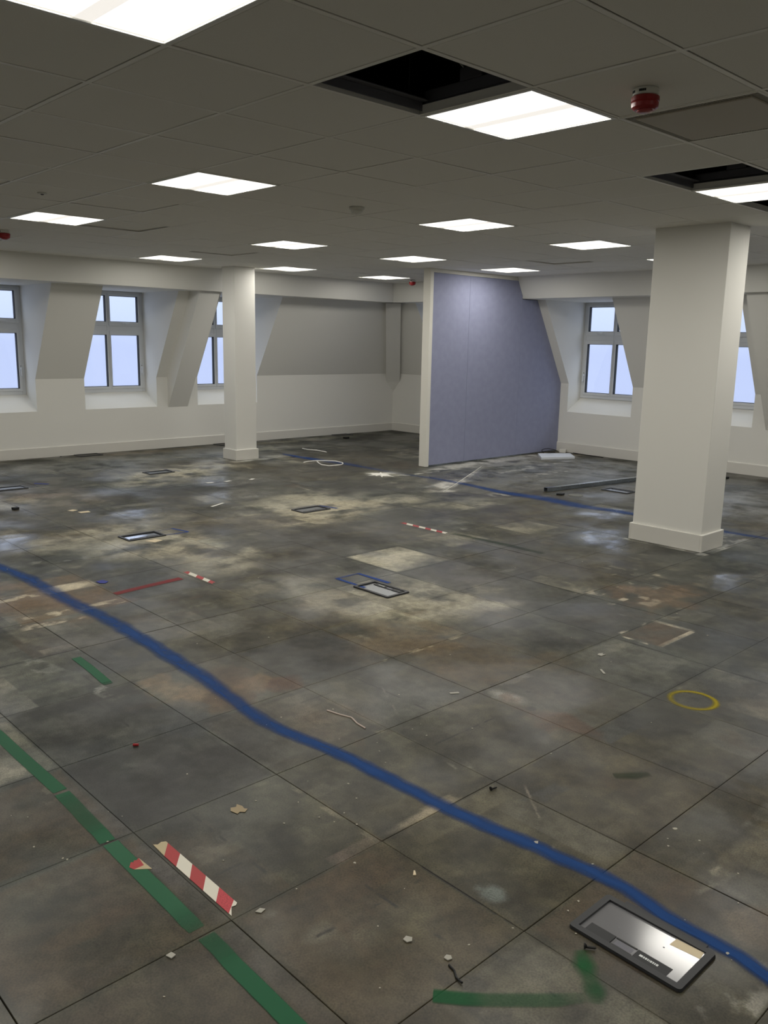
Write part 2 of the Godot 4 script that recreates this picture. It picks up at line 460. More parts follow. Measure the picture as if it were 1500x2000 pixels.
		[1.3, -6.8, 0.9, 0.4, cool, 0.5, 0], [2.9, -5.6, 0.5, 0.4, cool, 0.4, 0], [0.45, -1.9, 0.25, 0.25, cool, 0.7, 0], [-0.3, -0.75, 0.25, 0.3, cool, 0.5, 0], [6.8, -2.8, 1.4, 0.9, cool, 0.5, 0], [7.4, -1.0, 1.2, 0.9, cool, 0.45, 0], [1.9, 1.75, 0.4, 0.3, cool, 0.4, 0], [-0.35, 0.2, 0.2, 0.2, cool, 0.6, 0], [2.75, 1.3, 0.5, 0.4, cool, 0.5, 0], [0.1, -1.0, 0.25, 0.25, cool, 0.4, 0],
		[-0.995, 1.2, 0.03, 0.26, Color(0.62, 0.60, 0.60), 0.9, 1], [-1.0, 0.6, 0.035, 0.27, Color(0.6, 0.58, 0.58), 0.7, 1], [-1.0, 1.75, 0.03, 0.26, Color(0.58, 0.55, 0.52), 0.6, 1],
		[6.3, -3.3, 1.5, 1.0, Color(0.88, 0.89, 0.87), 0.85, 3], [7.8, -3.2, 1.4, 1.2, Color(0.88, 0.89, 0.88), 0.85, 3], [5.3, -3.4, 0.8, 0.9, Color(0.68, 0.67, 0.60), 0.8, 3], [6.6, -1.6, 1.2, 0.8, Color(0.66, 0.66, 0.63), 0.7, 3], [7.2, -0.4, 1.6, 1.2, Color(0.83, 0.83, 0.81), 0.8, 3], [6.2, 0.6, 0.9, 0.8, Color(0.64, 0.62, 0.56), 0.6, 3], [5.0, -1.7, 0.7, 0.6, Color(0.60, 0.60, 0.53), 0.6, 3],
		[-0.3, -1.05, 0.35, 0.3, Color(0.64, 0.62, 0.57), 0.7, 3], [3.6, -0.3, 0.6, 0.3, Color(0.60, 0.59, 0.55), 0.5, 3], [6.0, -5.6, 0.9, 0.7, Color(0.60, 0.58, 0.51), 0.6, 3], [4.3, -5.2, 0.9, 0.7, Color(0.62, 0.60, 0.53), 0.6, 3],
		# plaster dust round the partition and the columns
		[7.5, -4.40, 1.8, 0.22, white, 0.9, 3], [6.5, -4.3, 0.6, 0.25, white, 0.85, 3], [7.3, -4.1, 1.0, 0.35, white, 0.6, 3], [8.4, -4.1, 0.8, 0.4, white, 0.55, 3], [7.6, -3.7, 0.7, 0.07, white, 0.7, 2], [7.0, -3.2, 0.6, 0.08, white, 0.6, 2], [8.0, -3.2, 0.8, 0.35, pale, 0.6, 2], [6.4, -3.1, 0.3, 0.2, pale, 0.6, 2],
		[5.2, -4.42, 0.3, 0.24, white, 0.8, 3], [5.6, -4.2, 0.4, 0.06, white, 0.7, 2], [5.3, -3.42, 0.5, 0.09, white, 0.95, 3], [4.95, -3.08, 0.2, 0.1, white, 0.95, 3], [5.17, -2.55, 0.12, 0.12, white, 0.7, 2], [5.3, -2.9, 0.5, 0.3, pale, 0.45, 3],
		[6.1, -4.3, 0.5, 0.1, white, 0.7, 3], [6.9, -3.6, 0.6, 0.06, white, 0.6, 2], [6.1, -3.2, 0.8, 0.3, pale, 0.55, 2], [5.3, -2.8, 0.9, 0.35, pale, 0.5, 2], [4.6, -2.4, 0.6, 0.3, dust, 0.4, 3],
		[4.6, 0.25, 0.3, 0.04, white, 0.8, 1], [4.38, -0.1, 0.03, 0.4, white, 0.7, 1], [5.0, 0.0, 0.25, 0.3, white, 0.5, 2], [4.55, -6.45, 0.4, 0.1, white, 0.8, 3], [4.3, -6.7, 0.08, 0.3, white, 0.6, 3],
		[-0.15, 1.445, 0.19, 0.03, cream, 0.5, 3], [-0.12, 1.435, 0.18, 0.03, cream, 0.35, 2], [-0.38, 1.2, 0.015, 0.27, cream, 0.3, 2], [-0.47, 1.44, 0.11, 0.03, Color(0.84, 0.72, 0.66), 0.8, 1],
		[-0.31, 1.9, 0.05, 0.06, Color(0.82, 0.90, 0.90), 0.7, 0], [-0.83, 1.68, 0.08, 0.05, pale, 0.6, 0], [-0.86, 1.52, 0.06, 0.05, pale, 0.6, 0], [-0.80, 1.545, 0.035, 0.03, dark, 0.95, 0], [0.16, 2.5, 0.1, 0.09, Color(0.8, 0.7, 0.58), 0.6, 0],
	]:
		stain(t[0], t[1], t[2], t[3], tone_of(t[4]), t[5], t[6])
	stain(5.22, -3.40, 0.62, 0.16, tone_of(white), 1.0, 3, -0.5)
	stain(5.9, -3.62, 1.1, 0.05, tone_of(white), 0.9, 3, -0.5)
	for s in [[-0.76, 0.87, -0.76, 1.46], [-0.9, 1.25, -0.4, 1.25], [-0.57, 1.47, -0.57, 1.95], [-0.96, 1.68, -0.36, 1.7], [-0.37, 1.47, -0.37, 2.06], [0.24, 1.1, 0.83, 1.1], [0.5, 0.3, 0.5, 0.86], [-0.6, -0.3, -0.6, 0.25]]:
		scratch(s[0], s[1], s[2], s[3], 0.012, tone_of(dark), 1.0)
	scratch(0.3, 1.55, 0.02, 1.9, 0.012, Color(0.5, 0.47, 0.42), 1.0)
	scratch(0.53, 0.5, 0.33, 0.85, 0.012, Color(0.46, 0.44, 0.4), 0.8)
	for c in [[1.02, 1.02], [1.12, 1.12], [0.88, 1.15], [0.88, 1.9]]:   # fixing holes filled with mastic
		stain(c[0], c[1], 0.024, 0.024, Color(0.2, 0.19, 0.165), 1.0, 0)

# ------------------------------------------------------------------ the scene
func _ready():
	rng.seed = 7
	# camera, sky, exposure
	cam = Camera3D.new()
	cam.name = "camera"
	cam.fov = 62.38345
	cam.near = 0.05
	cam.far = 400.0
	cam.transform = Transform3D(Basis(V(0.727927, 0.018807, 0.685397), V(0.121942, 0.980137, -0.156403), V(-0.674724, 0.197428, 0.711175)).orthonormalized(), CAM)
	add_child(cam)
	var sky_m := ProceduralSkyMaterial.new()
	sky_m.sky_top_color = Color(1.55, 1.63, 1.75)
	sky_m.sky_horizon_color = Color(0.77, 0.835, 0.985)
	sky_m.ground_horizon_color = Color(0.74, 0.80, 0.96)
	sky_m.ground_bottom_color = Color(0.72, 0.78, 0.92)
	sky_m.sky_curve = 0.6
	sky_m.ground_curve = 0.25
	sky_m.sun_angle_max = 1.0
	sky_m.energy_multiplier = SKY
	var sky := Sky.new()
	sky.sky_material = sky_m
	var env := Environment.new()
	env.background_mode = Environment.BG_SKY
	env.sky = sky
	env.tonemap_mode = Environment.TONE_MAPPER_LINEAR
	env.tonemap_exposure = 1.0
	env.sdfgi_enabled = true
	env.ssao_enabled = true
	env.ssil_enabled = true
	var we := WorldEnvironment.new()
	we.name = "environment"
	we.environment = env
	add_child(we)
	materials()
	# structure
	build_floor()
	build_ceiling()
	build_walls()
	build_windows()
	build_columns()
	build_partition()
	# things
	build_lights()
	build_ceiling_things()
	build_floor_boxes()
	build_tapes()
	build_debris()

const SKY := 1.27
const LAMP := 0.64

func materials():
	make_floor_material()
	M.wall = mat(Color(0.915, 0.91, 0.885), 0.75, 0.0, 0.3)
	M.wall.normal_enabled = false
	M.gloss_white = mat(Color(0.87, 0.86, 0.83), 0.42, 0.0, 0.45)
	M.tile = mat(Color(0.97, 0.962, 0.935), 0.9, 0.0, 0.2)
	M.tile.albedo_texture = noise_tex(0.35, Color(0.965, 0.965, 0.965), Color(1, 1, 1), 256, 5, 3)
	M.tile.uv1_triplanar = true
	M.tile.uv1_scale = Vector3(2.5, 2.5, 2.5)
	M.tee = mat(Color(0.96, 0.952, 0.925), 0.5, 0.0, 0.4)
	M.slab = mat(Color(0.16, 0.15, 0.14), 0.95)
	M.sub = mat(Color(0.10, 0.095, 0.085), 0.95)
	M.upvc = mat(Color(0.84, 0.85, 0.86), 0.35, 0.0, 0.5)
	M.gasket = mat(Color(0.05, 0.055, 0.06), 0.7)
	M.glass = mat(Color(0.92, 0.96, 1.0, 0.06), 0.02)
	M.glass.transparency = BaseMaterial3D.TRANSPARENCY_ALPHA
	M.board = mat(Color(0.595, 0.61, 0.71), 0.72, 0.0, 0.35)
	M.board.albedo_texture = noise_tex(0.02, Color(0.95, 0.95, 0.96), Color(1, 1, 1), 512, 8, 4)
	M.board.uv1_triplanar = true
	M.board.uv1_scale = Vector3(0.7, 0.7, 0.7)
	M.trim = mat(Color(0.89, 0.88, 0.845), 0.6, 0.0, 0.3)
	M.dark_metal = mat(Color(0.42, 0.42, 0.45), 0.5, 0.3)
	M.galv = mat(Color(0.62, 0.65, 0.68), 0.33, 0.9)
	M.galv.roughness_texture = noise_tex(0.03, Color(0.5, 0.5, 0.5), Color(0.9, 0.9, 0.9), 256, 9, 3)
	M.galv.uv1_triplanar = true
	M.galv.uv1_scale = Vector3(3, 3, 3)
	M.film = mat(Color(0.45, 0.45, 0.46), 0.13, 0.0, 0.7)
	M.dull = mat(Color(0.60, 0.61, 0.62), 0.36, 1.0)
	M.steel = mat(Color(0.74, 0.74, 0.74), 0.15, 1.0)
	M.frame = mat(Color(0.16, 0.165, 0.175), 0.45, 0.0, 0.5)
	M.frame2 = mat(Color(0.115, 0.12, 0.13), 0.5, 0.0, 0.5)
	M.black = mat(Color(0.03, 0.03, 0.03), 0.6)
	M.red = mat(Color(0.56, 0.06, 0.08), 0.35, 0.0, 0.5)
	M.sens = mat(Color(0.85, 0.85, 0.82), 0.5)
	M.mark = mat(Color(0.85, 0.86, 0.86), 0.6)
	M.paper = mat(Color(0.90, 0.89, 0.86), 0.8)
	M.dust_paper = mat(Color(0.66, 0.65, 0.61), 0.85)
	M.cream = mat(Color(0.84, 0.78, 0.66), 0.8)
	M.white_tape = mat(Color(0.84, 0.82, 0.76), 0.5)
	M.worn_white = mat(Color(0.70, 0.64, 0.51), 0.6)
	M.red_tape = mat(Color(0.62, 0.12, 0.13), 0.45)
	M.rubbed_red = mat(Color(0.82, 0.30, 0.33), 0.6)
	M.rubbed_red.albedo_texture = noise_tex(0.09, Color(0.72, 0.66, 0.68), Color(1.0, 0.95, 0.95), 256, 14, 3)
	M.rubbed_red.uv1_triplanar = true
	M.rubbed_red.uv1_scale = Vector3(6, 6, 6)
	M.diffuser = glow(Color(1.0, 0.985, 0.95), 1.6)
	M.spine = glow(Color(1.0, 0.98, 0.95), 0.86)
	M.fitting = mat(Color(0.90, 0.90, 0.88), 0.4)

# ------------------------------------------------------------------ floor
func build_floor():
	var fl := root("floor")
	tag(fl, "worn raised-access office floor of square panels with stains and paint marks", "floor", "", "structure")
	var b := MB.new()
	b.box(V(X0 - 0.5, -0.25, WZ - 0.5), V(WX + 0.5, -0.06, Z1 + 0.5))
	part("subfloor", b, M.sub, fl)
	var cells := []
	for i in range(-12, 19):
		for j in range(-15, 14):
			var x0 := FX + G * i
			var x1 := x0 + G
			var z0 := FZ + G * j
			var z1 := z0 + G
			x0 = maxf(x0, X0); x1 = minf(x1, WX + 0.01); z0 = maxf(z0, WZ + 0.105 if x0 < 2.6 else WZ - 0.01); z1 = minf(z1, Z1)
			if x1 - x0 < 0.03 or z1 - z0 < 0.03: continue
			var hit := false
			for p in [[x0, z0], [x1, z0], [x0, z1], [x1, z1], [(x0 + x1) / 2, (z0 + z1) / 2]]:
				if seen(V(p[0], 0, p[1])): hit = true
			var d := V((x0 + x1) / 2, 0, (z0 + z1) / 2).distance_to(CAM)
			cells.append([d if hit else d + 100.0, x0, x1, z0, z1, i, j, hit])
	cells.sort_custom(func(a, c): return a[0] < c[0])
	var rest := MB.new()
	var count := 0
	# tone of single panels, read off the photograph: [column, row] -> light, warmth
	var tone := {
		"1,1": [0.86, 0.0], "1,0": [0.92, 0.0], "1,2": [1.02, 0.03], "0,2": [0.98, 0.05], "0,1": [1.0, 0.04], "2,2": [0.93, 0.04], "2,3": [0.98, 0.04], "1,3": [0.97, 0.05], "2,1": [0.95, 0.02], "3,1": [0.95, 0.0],
		"3,2": [0.92, 0.03], "4,2": [0.97, 0.0], "4,1": [1.0, 0.05], "5,1": [0.97, 0.0], "3,0": [0.95, -0.01], "2,0": [1.0, 0.0], "4,0": [1.02, 0.05], "5,0": [0.92, 0.0], "6,-2": [1.3, 0.02], "5,-2": [0.98, 0.0],
		"5,-1": [1.1, 0.02], "4,-1": [1.08, 0.03], "3,-1": [0.93, 0.0], "2,-1": [0.95, 0.03], "6,0": [0.9, 0.0], "6,1": [0.94, -0.02], "7,0": [0.9, 0.0], "7,1": [0.95, -0.01], "3,-2": [1.02, 0.0], "2,-3": [1.02, 0.04], "4,2b": [1, 0]}
	for e in cells:
		var x0: float = e[1]
		var x1: float = e[2]
		var z0: float = e[3]
		var z1: float = e[4]
		var key := "%d,%d" % [e[5], e[6]]
		var l := rng.randf_range(0.88, 1.08)
		var w := rng.randf_range(-0.025, 0.035)
		if tone.has(key):
			l = tone[key][0]
			w = tone[key][1]
		var cl := Color(l * (1.0 + w), l, l * (1.0 - w * 1.6))
		var gap := rng.randf_range(0.0006, 0.0013)
		var lift := rng.randf_range(-0.0015, 0.0)
		var c := V((x0 + x1) / 2, 0, (z0 + z1) / 2)
		var p := rest if count >= 295 else MB.new()
		p.col = cl
		var at := V(0, 0, 0) if count >= 295 else c
		var s0 := p.v.size()
		p.box(V(x0 + gap, -0.032, z0 + gap) - at, V(x1 - gap, lift, z1 - gap) - at, 0.0014)
		if count < 295:
			p.map_floor(c, (rng.randi() % 4) * PI / 2, Vector2(rng.randf(), rng.randf()))
			part("floor_panel", p, M.floor, fl, c)
		count += 1
	rest.map_floor()
	var r := part("far_floor_panels", rest, M.floor, fl)
	r.set_meta("kind", "stuff")
	# bare timber strip where the panels stop short of the left wall
	b = MB.new()
	b.box(V(X0, -0.055, WZ - 0.02), V(2.65, -0.02, WZ + 0.12), 0.003)
	part("edge_batten", b, mat(Color(0.25, 0.2, 0.15), 0.9), fl)

# ------------------------------------------------------------------ ceiling
const HOLES := [[0, 1], [4, 1], [6, 1]]
const LIGHTS := [[-2, 1], [1, 1], [1, -3], [1, -7], [5, -3], [5, -7], [5, -11], [8, -3], [8, -7], [8, -11], [11, -7], [11, -11], [11, -3], [5, 1], [8, 1], [11, 1], [1, -11], [-2, -3], [-2, 5], [1, 5], [5, 5], [-6, 1], [-6, 5], [9, 5], [-6, -3], [-2, -7]]

func build_ceiling():
	var ce := root("ceiling")
	tag(ce, "suspended white tile ceiling in a square grid", "ceiling", "", "structure")
	var b := MB.new()
	b.box(V(X0 - 0.5, 3.15, WZ - 0.6), V(WX + 0.6, 3.35, Z1 + 0.5))
	part("slab_soffit", b, M.slab, ce)
	b = MB.new()
	b.box(V(-0.2868, 0, -0.2868), V(0.2868, 0.014, 0.2868), 0.003)
	var tile := b.mesh()
	var cells := []
	for p in range(-10, 13):
		for q in range(-12, 12):
			var skip := [p, q] in HOLES or [p, q] in LIGHTS or (p == 2 and q == 2)
			if skip: continue
			var c := V(G * (p + 0.5), CH, G * (q + 0.5))
			var hit := false
			for k in [[0, 0], [-1, -1], [1, -1], [-1, 1], [1, 1]]:
				if seen(c + V(k[0] * 0.3, 0, k[1] * 0.3)): hit = true
			var d := c.distance_to(CAM)
			cells.append([d if hit else d + 100.0, c, p, q])
	cells.sort_custom(func(a, c): return a[0] < c[0])
	var rest := MB.new()
	var lifted := {"2,-7": 0.012, "10,-5": 0.014, "1,-5": 0.004, "5,-9": 0.01, "-1,-5": 0.003}
	for i in cells.size():
		var c: Vector3 = cells[i][1]
		var up := rng.randf_range(0.0, 0.0022)
		var key := "%d,%d" % [cells[i][2], cells[i][3]]
		if lifted.has(key): up = lifted[key]
		if i < 298:
			var o := put("ceiling_tile", tile, M.tile, ce, c + V(0, up, 0))
			o.rotation.y = (rng.randi() % 4) * PI / 2
			o.rotation.x = rng.randf_range(-0.002, 0.002)
			o.rotation.z = rng.randf_range(-0.002, 0.002)
		else:
			rest.box(c + V(-0.2868, up, -0.2868), c + V(0.2868, up + 0.014, 0.2868), 0.003)
	for z in range(-12, 12):   # narrow cut tiles along the right bulkhead
		rest.box(V(7.8132, CH, G * z + 0.0132), V(7.93, CH + 0.014, G * z + 0.5868), 0.003)
	var r := part("far_ceiling_tiles", rest, M.tile, ce)
	r.set_meta("kind", "stuff")
	for p in range(-10, 14):
		b = MB.new()
		var x := G * p
		b.box(V(x - 0.0105, CH + 0.0004, -7.24), V(x + 0.0105, CH + 0.003, Z1))
		b.box(V(x - 0.001, CH + 0.003, -7.24), V(x + 0.001, CH + 0.04, Z1))
		part("ceiling_tee", b, M.tee, ce)
	for q in range(-12, 12):
		b = MB.new()
		var z := G * q
		b.box(V(X0, CH, z - 0.0105), V(7.9, CH + 0.0026, z + 0.0105))
		b.box(V(X0, CH + 0.0026, z - 0.001), V(7.9, CH + 0.04, z + 0.001))
		part("ceiling_tee", b, M.tee, ce)

# ------------------------------------------------------------------ walls
# Mansard profile, u = distance from the wall face into the room, v = height
const SLOPE_TOP := 0.72
const SOFFIT := 2.31
const KINK := 1.07
const SILL := 0.632
var left_open := [[-2.39, -1.27], [-0.575, 0.545], [1.24, 2.36], [3.045, 4.165], [4.865, 5.985]]
var right_open := [[-7.09, -5.98], [-4.395, -3.275], [-2.595, -1.475], [-0.78, 0.33], [1.03, 2.14], [2.84, 3.95]]

func mansard(b: MB, o: Vector3, ex: Vector3, along: Vector3, from: float, to: float, opens: Array):
	var pier := P2([-0.5, -0.3, 0, -0.3, 0, KINK, SLOPE_TOP, SOFFIT, 1.06, SOFFIT, 1.225, CH + 0.003, 1.225, 3.2, -0.5, 3.2])
	var low := P2([-0.5, -0.3, 0, -0.3, 0, SILL, -0.35, 0.842, -0.5, 0.842])
	var head := P2([-0.5, SOFFIT, 1.06, SOFFIT, 1.225, CH + 0.003, 1.225, 3.2, -0.5, 3.2])
	var at := from
	for e in opens:
		b.prism(pier, o + along * at, ex, Vector3.UP, along * (e[0] - at))
		b.prism(low, o + along * e[0], ex, Vector3.UP, along * (e[1] - e[0]), false)
		b.prism(head, o + along * e[0], ex, Vector3.UP, along * (e[1] - e[0]), false)
		at = e[1]
	b.prism(pier, o + along * at, ex, Vector3.UP, along * (to - at))

func build_walls():
	var b := MB.new()
	mansard(b, V(0, 0, WZ), Vector3.BACK, Vector3.RIGHT, X0 - 0.3, WX + 0.5, left_open)
	var w := part("wall_left", b, M.wall, self)
	tag(w, "white mansard wall with a row of dormer windows at the left", "wall", "", "structure")
	b = MB.new()
	mansard(b, V(WX, 0, 0), Vector3.LEFT, Vector3.BACK, WZ - 0.5, Z1 + 0.3, right_open)
	w = part("wall_right", b, M.wall, self)
	tag(w, "white mansard wall with dormer windows at the right, behind the thick column", "wall", "", "structure")
	b = MB.new()
	b.box(V(X0 - 0.3, -0.3, WZ - 0.5), V(X0, 3.2, Z1 + 0.3))
	w = part("wall_rear", b, M.wall, self)
	tag(w, "plain white end wall out of view on the camera side", "wall", "", "structure")
	b = MB.new()
	b.box(V(X0 - 0.3, -0.3, Z1), V(WX + 0.5, 3.2, Z1 + 0.3))
	w = part("wall_near", b, M.wall, self)
	tag(w, "plain white wall out of view behind the camera", "wall", "", "structure")
	# skirtings
	b = MB.new()
	b.prism(P2([0, 0, 0.018, 0, 0.018, 0.135, 0.012, 0.145, 0, 0.145]), V(X0, -0.004, WZ), Vector3.BACK, Vector3.UP, V(WX - X0, 0, 0))
	w = part("baseboard_left", b, M.gloss_white, self)
	tag(w, "white skirting board along the foot of the left window wall", "baseboard", "", "structure")
	b = MB.new()
	b.prism(P2([0, 0, 0.018, 0, 0.018, 0.142, 0.012, 0.152, 0, 0.152]), V(WX, 0, WZ), Vector3.LEFT, Vector3.UP, V(0, 0, Z1 - WZ))
	w = part("baseboard_right", b, M.gloss_white, self)
	tag(w, "white skirting board along the foot of the right window wall", "baseboard", "", "structure")
	# boxed-in rafters
	var box_p := P2([-0.05, 0.615, 0, 0.615, 0.983, SOFFIT, 0.5, SOFFIT, -0.05, KINK])
	b = MB.new()
	b.prism(box_p, V(4.35, 0, WZ), Vector3.BACK, Vector3.UP, V(0.335, 0, 0))
	w = part("trim_1", b, M.wall, self)
	tag(w, "white boxed-in sloping rafter between two windows of the left wall", "boxing", "", "structure")
	b = MB.new()
	b.prism(box_p, V(WX, 0, -1.29), Vector3.LEFT, Vector3.UP, V(0, 0, 0.335))
	w = part("trim_2", b, M.wall, self)
	tag(w, "white boxed-in sloping rafter at the right edge behind the thick column", "boxing", "", "structure")
	# hip rafter casing in the corner
	var dg := V(-1, 0, 1).normalized()
	b = MB.new()
	b.prism(P2([-0.3, 0.70, 0.0, 0.72, 0.12, 0.92, 0.12 + 0.82 * 1.39, SOFFIT, -0.3, SOFFIT]), V(WX, 0, WZ) - V(1, 0, 1).normalized() * 0.13, dg, Vector3.UP, V(1, 0, 1).normalized() * 0.26)
	w = part("trim_3", b, M.wall, self)
	tag(w, "white boxed-in hip rafter with a pointed foot in the far room corner", "boxing", "", "structure")

# ------------------------------------------------------------------ windows
func make_window(n: int, at: Vector3, turn: float, w: float, flip: float, label: String):
	var o := Node3D.new()
	o.name = "window_%d" % n
	o.position = at
	o.rotation.y = turn
	add_child(o, true)
	tag(o, label, "window", "", "structure")
	var hw := w / 2.0
	var y0 := 0.842
	var y1 := 2.308
	var b := MB.new()
	for s in [[-hw, y0, -hw + 0.05, y1], [hw - 0.05, y0, hw, y1], [-hw + 0.05, y0, hw - 0.05, y0 + 0.055], [-hw + 0.05, y1 - 0.045, hw - 0.05, y1], [-0.022, y0 + 0.055, 0.022, y1 - 0.045], [-hw + 0.05, 1.73, -0.022, 1.815], [0.022, 1.73, hw - 0.05, 1.815]]:
		b.box(V(s[0], s[1], -0.07), V(s[2], s[3], 0.0), 0.004)
	part("frame", b, M.upvc, o)
	for r in [[y0 + 0.05, 1.735, 0.928, 1.681], [1.81, y1 - 0.04, 1.87, 2.243]]:
		for sd in [-1.0, 1.0]:
			var gx0: float = 0.03
			var gx1: float = hw - 0.082
			var x0 := minf(sd * gx0, sd * gx1)
			var x1 := maxf(sd * gx0, sd * gx1)
			var ox0 := minf(sd * 0.012, sd * (hw - 0.045))
			var ox1 := maxf(sd * 0.012, sd * (hw - 0.045))
			b = MB.new()
			b.box(V(ox0, r[0], -0.06), V(x0, r[1], 0.012), 0.003)
			b.box(V(x1, r[0], -0.06), V(ox1, r[1], 0.012), 0.003)
			b.box(V(x0 - 0.002, r[0], -0.06), V(x1 + 0.002, r[2], 0.012), 0.003)
			b.box(V(x0 - 0.002, r[3], -0.06), V(x1 + 0.002, r[1], 0.012), 0.003)
			var sash := part("sash", b, M.upvc, o)
			b = MB.new()
			for g in [[x0, r[2], x0 + 0.007, r[3]], [x1 - 0.007, r[2], x1, r[3]], [x0, r[2], x1, r[2] + 0.006], [x0, r[3] - 0.006, x1, r[3]]]:
				b.box(V(g[0], g[1], -0.05), V(g[2], g[3], 0.002))
			part("gasket", b, M.gasket, sash)
			b = MB.new()
			b.box(V(x0, r[2], -0.034), V(x1, r[3], -0.028))
			part("pane", b, M.glass, sash)
	# lever handles on the opening lights
	b = MB.new()
	var hx := flip * hw * 0.47
	b.box(V(hx - 0.05, 1.835, 0.012), V(hx + 0.05, 1.86, 0.024), 0.004)
	b.box(V(hx - 0.012, 1.84, 0.022), V(hx + 0.012, 1.856, 0.045), 0.003)
	b.box(V(hx - 0.012, 1.826, 0.04), V(hx + 0.075, 1.85, 0.052), 0.004)
	part("handle", b, M.upvc, o)
	b = MB.new()
	hx = flip * (hw - 0.06)
	b.box(V(hx - 0.014, 1.12, 0.012), V(hx + 0.014, 1.25, 0.024), 0.004)
	b.box(V(hx - 0.009, 1.19, 0.022), V(hx + 0.009, 1.21, 0.05), 0.003)
	b.box(V(hx - 0.01, 1.10, 0.045), V(hx + 0.01, 1.215, 0.058), 0.004)
	part("handle", b, M.upvc, o)
	b = MB.new()
	b.lathe([Vector2(0.0, 0.002), Vector2(0.006, 0.002), Vector2(0.006, 0.0)], V(hx, 1.235, 0.0245), Vector3.BACK, 10)
	part("lock_button", b, M.black, o)

func build_windows():
	var ll := ["white casement window of the left wall out of view on the camera side", "second casement window of the left wall out of view at the left", "white casement window cut by the left edge of the photo", "white casement window left of the boxed-in rafter on the left wall", "white casement window half hidden behind the thin column"]
	for i in left_open.size():
		var e: Array = left_open[i]
		make_window(i + 1, V((e[0] + e[1]) / 2, 0, WZ - 0.35), 0.0, e[1] - e[0], 1.0, ll[i])
	var rl := ["white casement window hidden behind the lilac partition", "white casement window between the lilac partition and the thick column", "white casement window seen as a sliver right of the thick column", "white casement window of the right wall out of view, next to the boxed-in rafter", "second casement window of the right wall out of view", "third casement window of the right wall out of view"]
	for i in right_open.size():
		var e: Array = right_open[i]
		make_window(left_open.size() + i + 1, V(WX + 0.33, 0, (e[0] + e[1]) / 2), -PI / 2, e[1] - e[0], -1.0, rl[i])

# ------------------------------------------------------------------ columns and partition
func column(n: int, x0: float, x1: float, z0: float, z1: float, label: String):
	var o := Node3D.new()
	o.name = "column_%d" % n
	o.position = V((x0 + x1) / 2, 0, (z0 + z1) / 2)
	add_child(o, true)
	tag(o, label, "column", "", "structure")
	var h := V((x1 - x0) / 2, 0, (z1 - z0) / 2)
	var b := MB.new()
	b.box(V(-h.x, 0, -h.z), V(h.x, CH + 0.06, h.z), 0.004)
	part("shaft", b, M.wall, o)
	b = MB.new()
	var e := 0.02
	b.box(V(-h.x - e, 0, h.z - 0.004), V(h.x + e, 0.147, h.z + e), 0.004)
	b.box(V(-h.x - e, 0, -h.z - e), V(h.x + e, 0.147, -h.z + 0.004), 0.004)
	b.box(V(-h.x - e, 0, -h.z), V(-h.x + 0.004, 0.147, h.z), 0.004)
	b.box(V(h.x - 0.004, 0, -h.z), V(h.x + e, 0.147, h.z), 0.004)
	part("skirting", b, M.gloss_white, o)

func build_columns():
	column(1, 4.372, 4.708, -6.835, -6.54, "thin white square column with skirting in front of the left windows")
	column(2, 4.42, 4.765, -0.43, 0.205, "thick white rectangular column with skirting standing at the right")

func build_partition():
	var o := root("wall_partition", V(6.07, 0, -4.6))
	tag(o, "short partition wall of bare lilac plasterboard with a white end post", "partition", "", "structure")
	var at := V(-6.07, 0, 4.6)
	var zf := -4.54
	for pl in [[6.128, 0.02, 6.853, 0.02, 6.853, 2.555, 6.128, 2.555], [6.856, 0.02, 8.018, 0.02, 8.018, 2.37, 7.92, 2.555, 6.856, 2.555], [8.021, 0.02, 9.098, 0.02, 9.098, 1.07, 8.39, 2.3, 8.021, 2.3]]:
		var b := MB.new()
		b.prism(P2(pl), V(0, 0, zf - 0.0125) + at, Vector3.RIGHT, Vector3.UP, V(0, 0, 0.0125))
		part("plasterboard", b, M.board, o)
		b = MB.new()
		b.prism(P2(pl), V(0, 0, -4.66) + at, Vector3.RIGHT, Vector3.UP, V(0, 0, 0.0125))
		part("plasterboard", b, M.board, o)
	var b := MB.new()
	b.prism(P2([6.10, 0.0, 9.1, 0.0, 9.1, 1.07, 8.4, 2.29, 8.06, 2.29, 7.9, 2.6, 6.10, 2.6]), V(0, 0, -4.6465) + at, Vector3.RIGHT, Vector3.UP, V(0, 0, 0.093))
	part("stud_core", b, M.galv, o)
	b = MB.new()
	b.box(V(6.066, 0, -4.664) + at, V(6.127, CH, zf + 0.006) + at, 0.003)
	part("end_post", b, M.trim, o)
	b = MB.new()
	b.box(V(6.127, 2.557, -4.664) + at, V(7.91, CH, zf + 0.004) + at, 0.002)
	part("head_trim", b, M.trim, o)

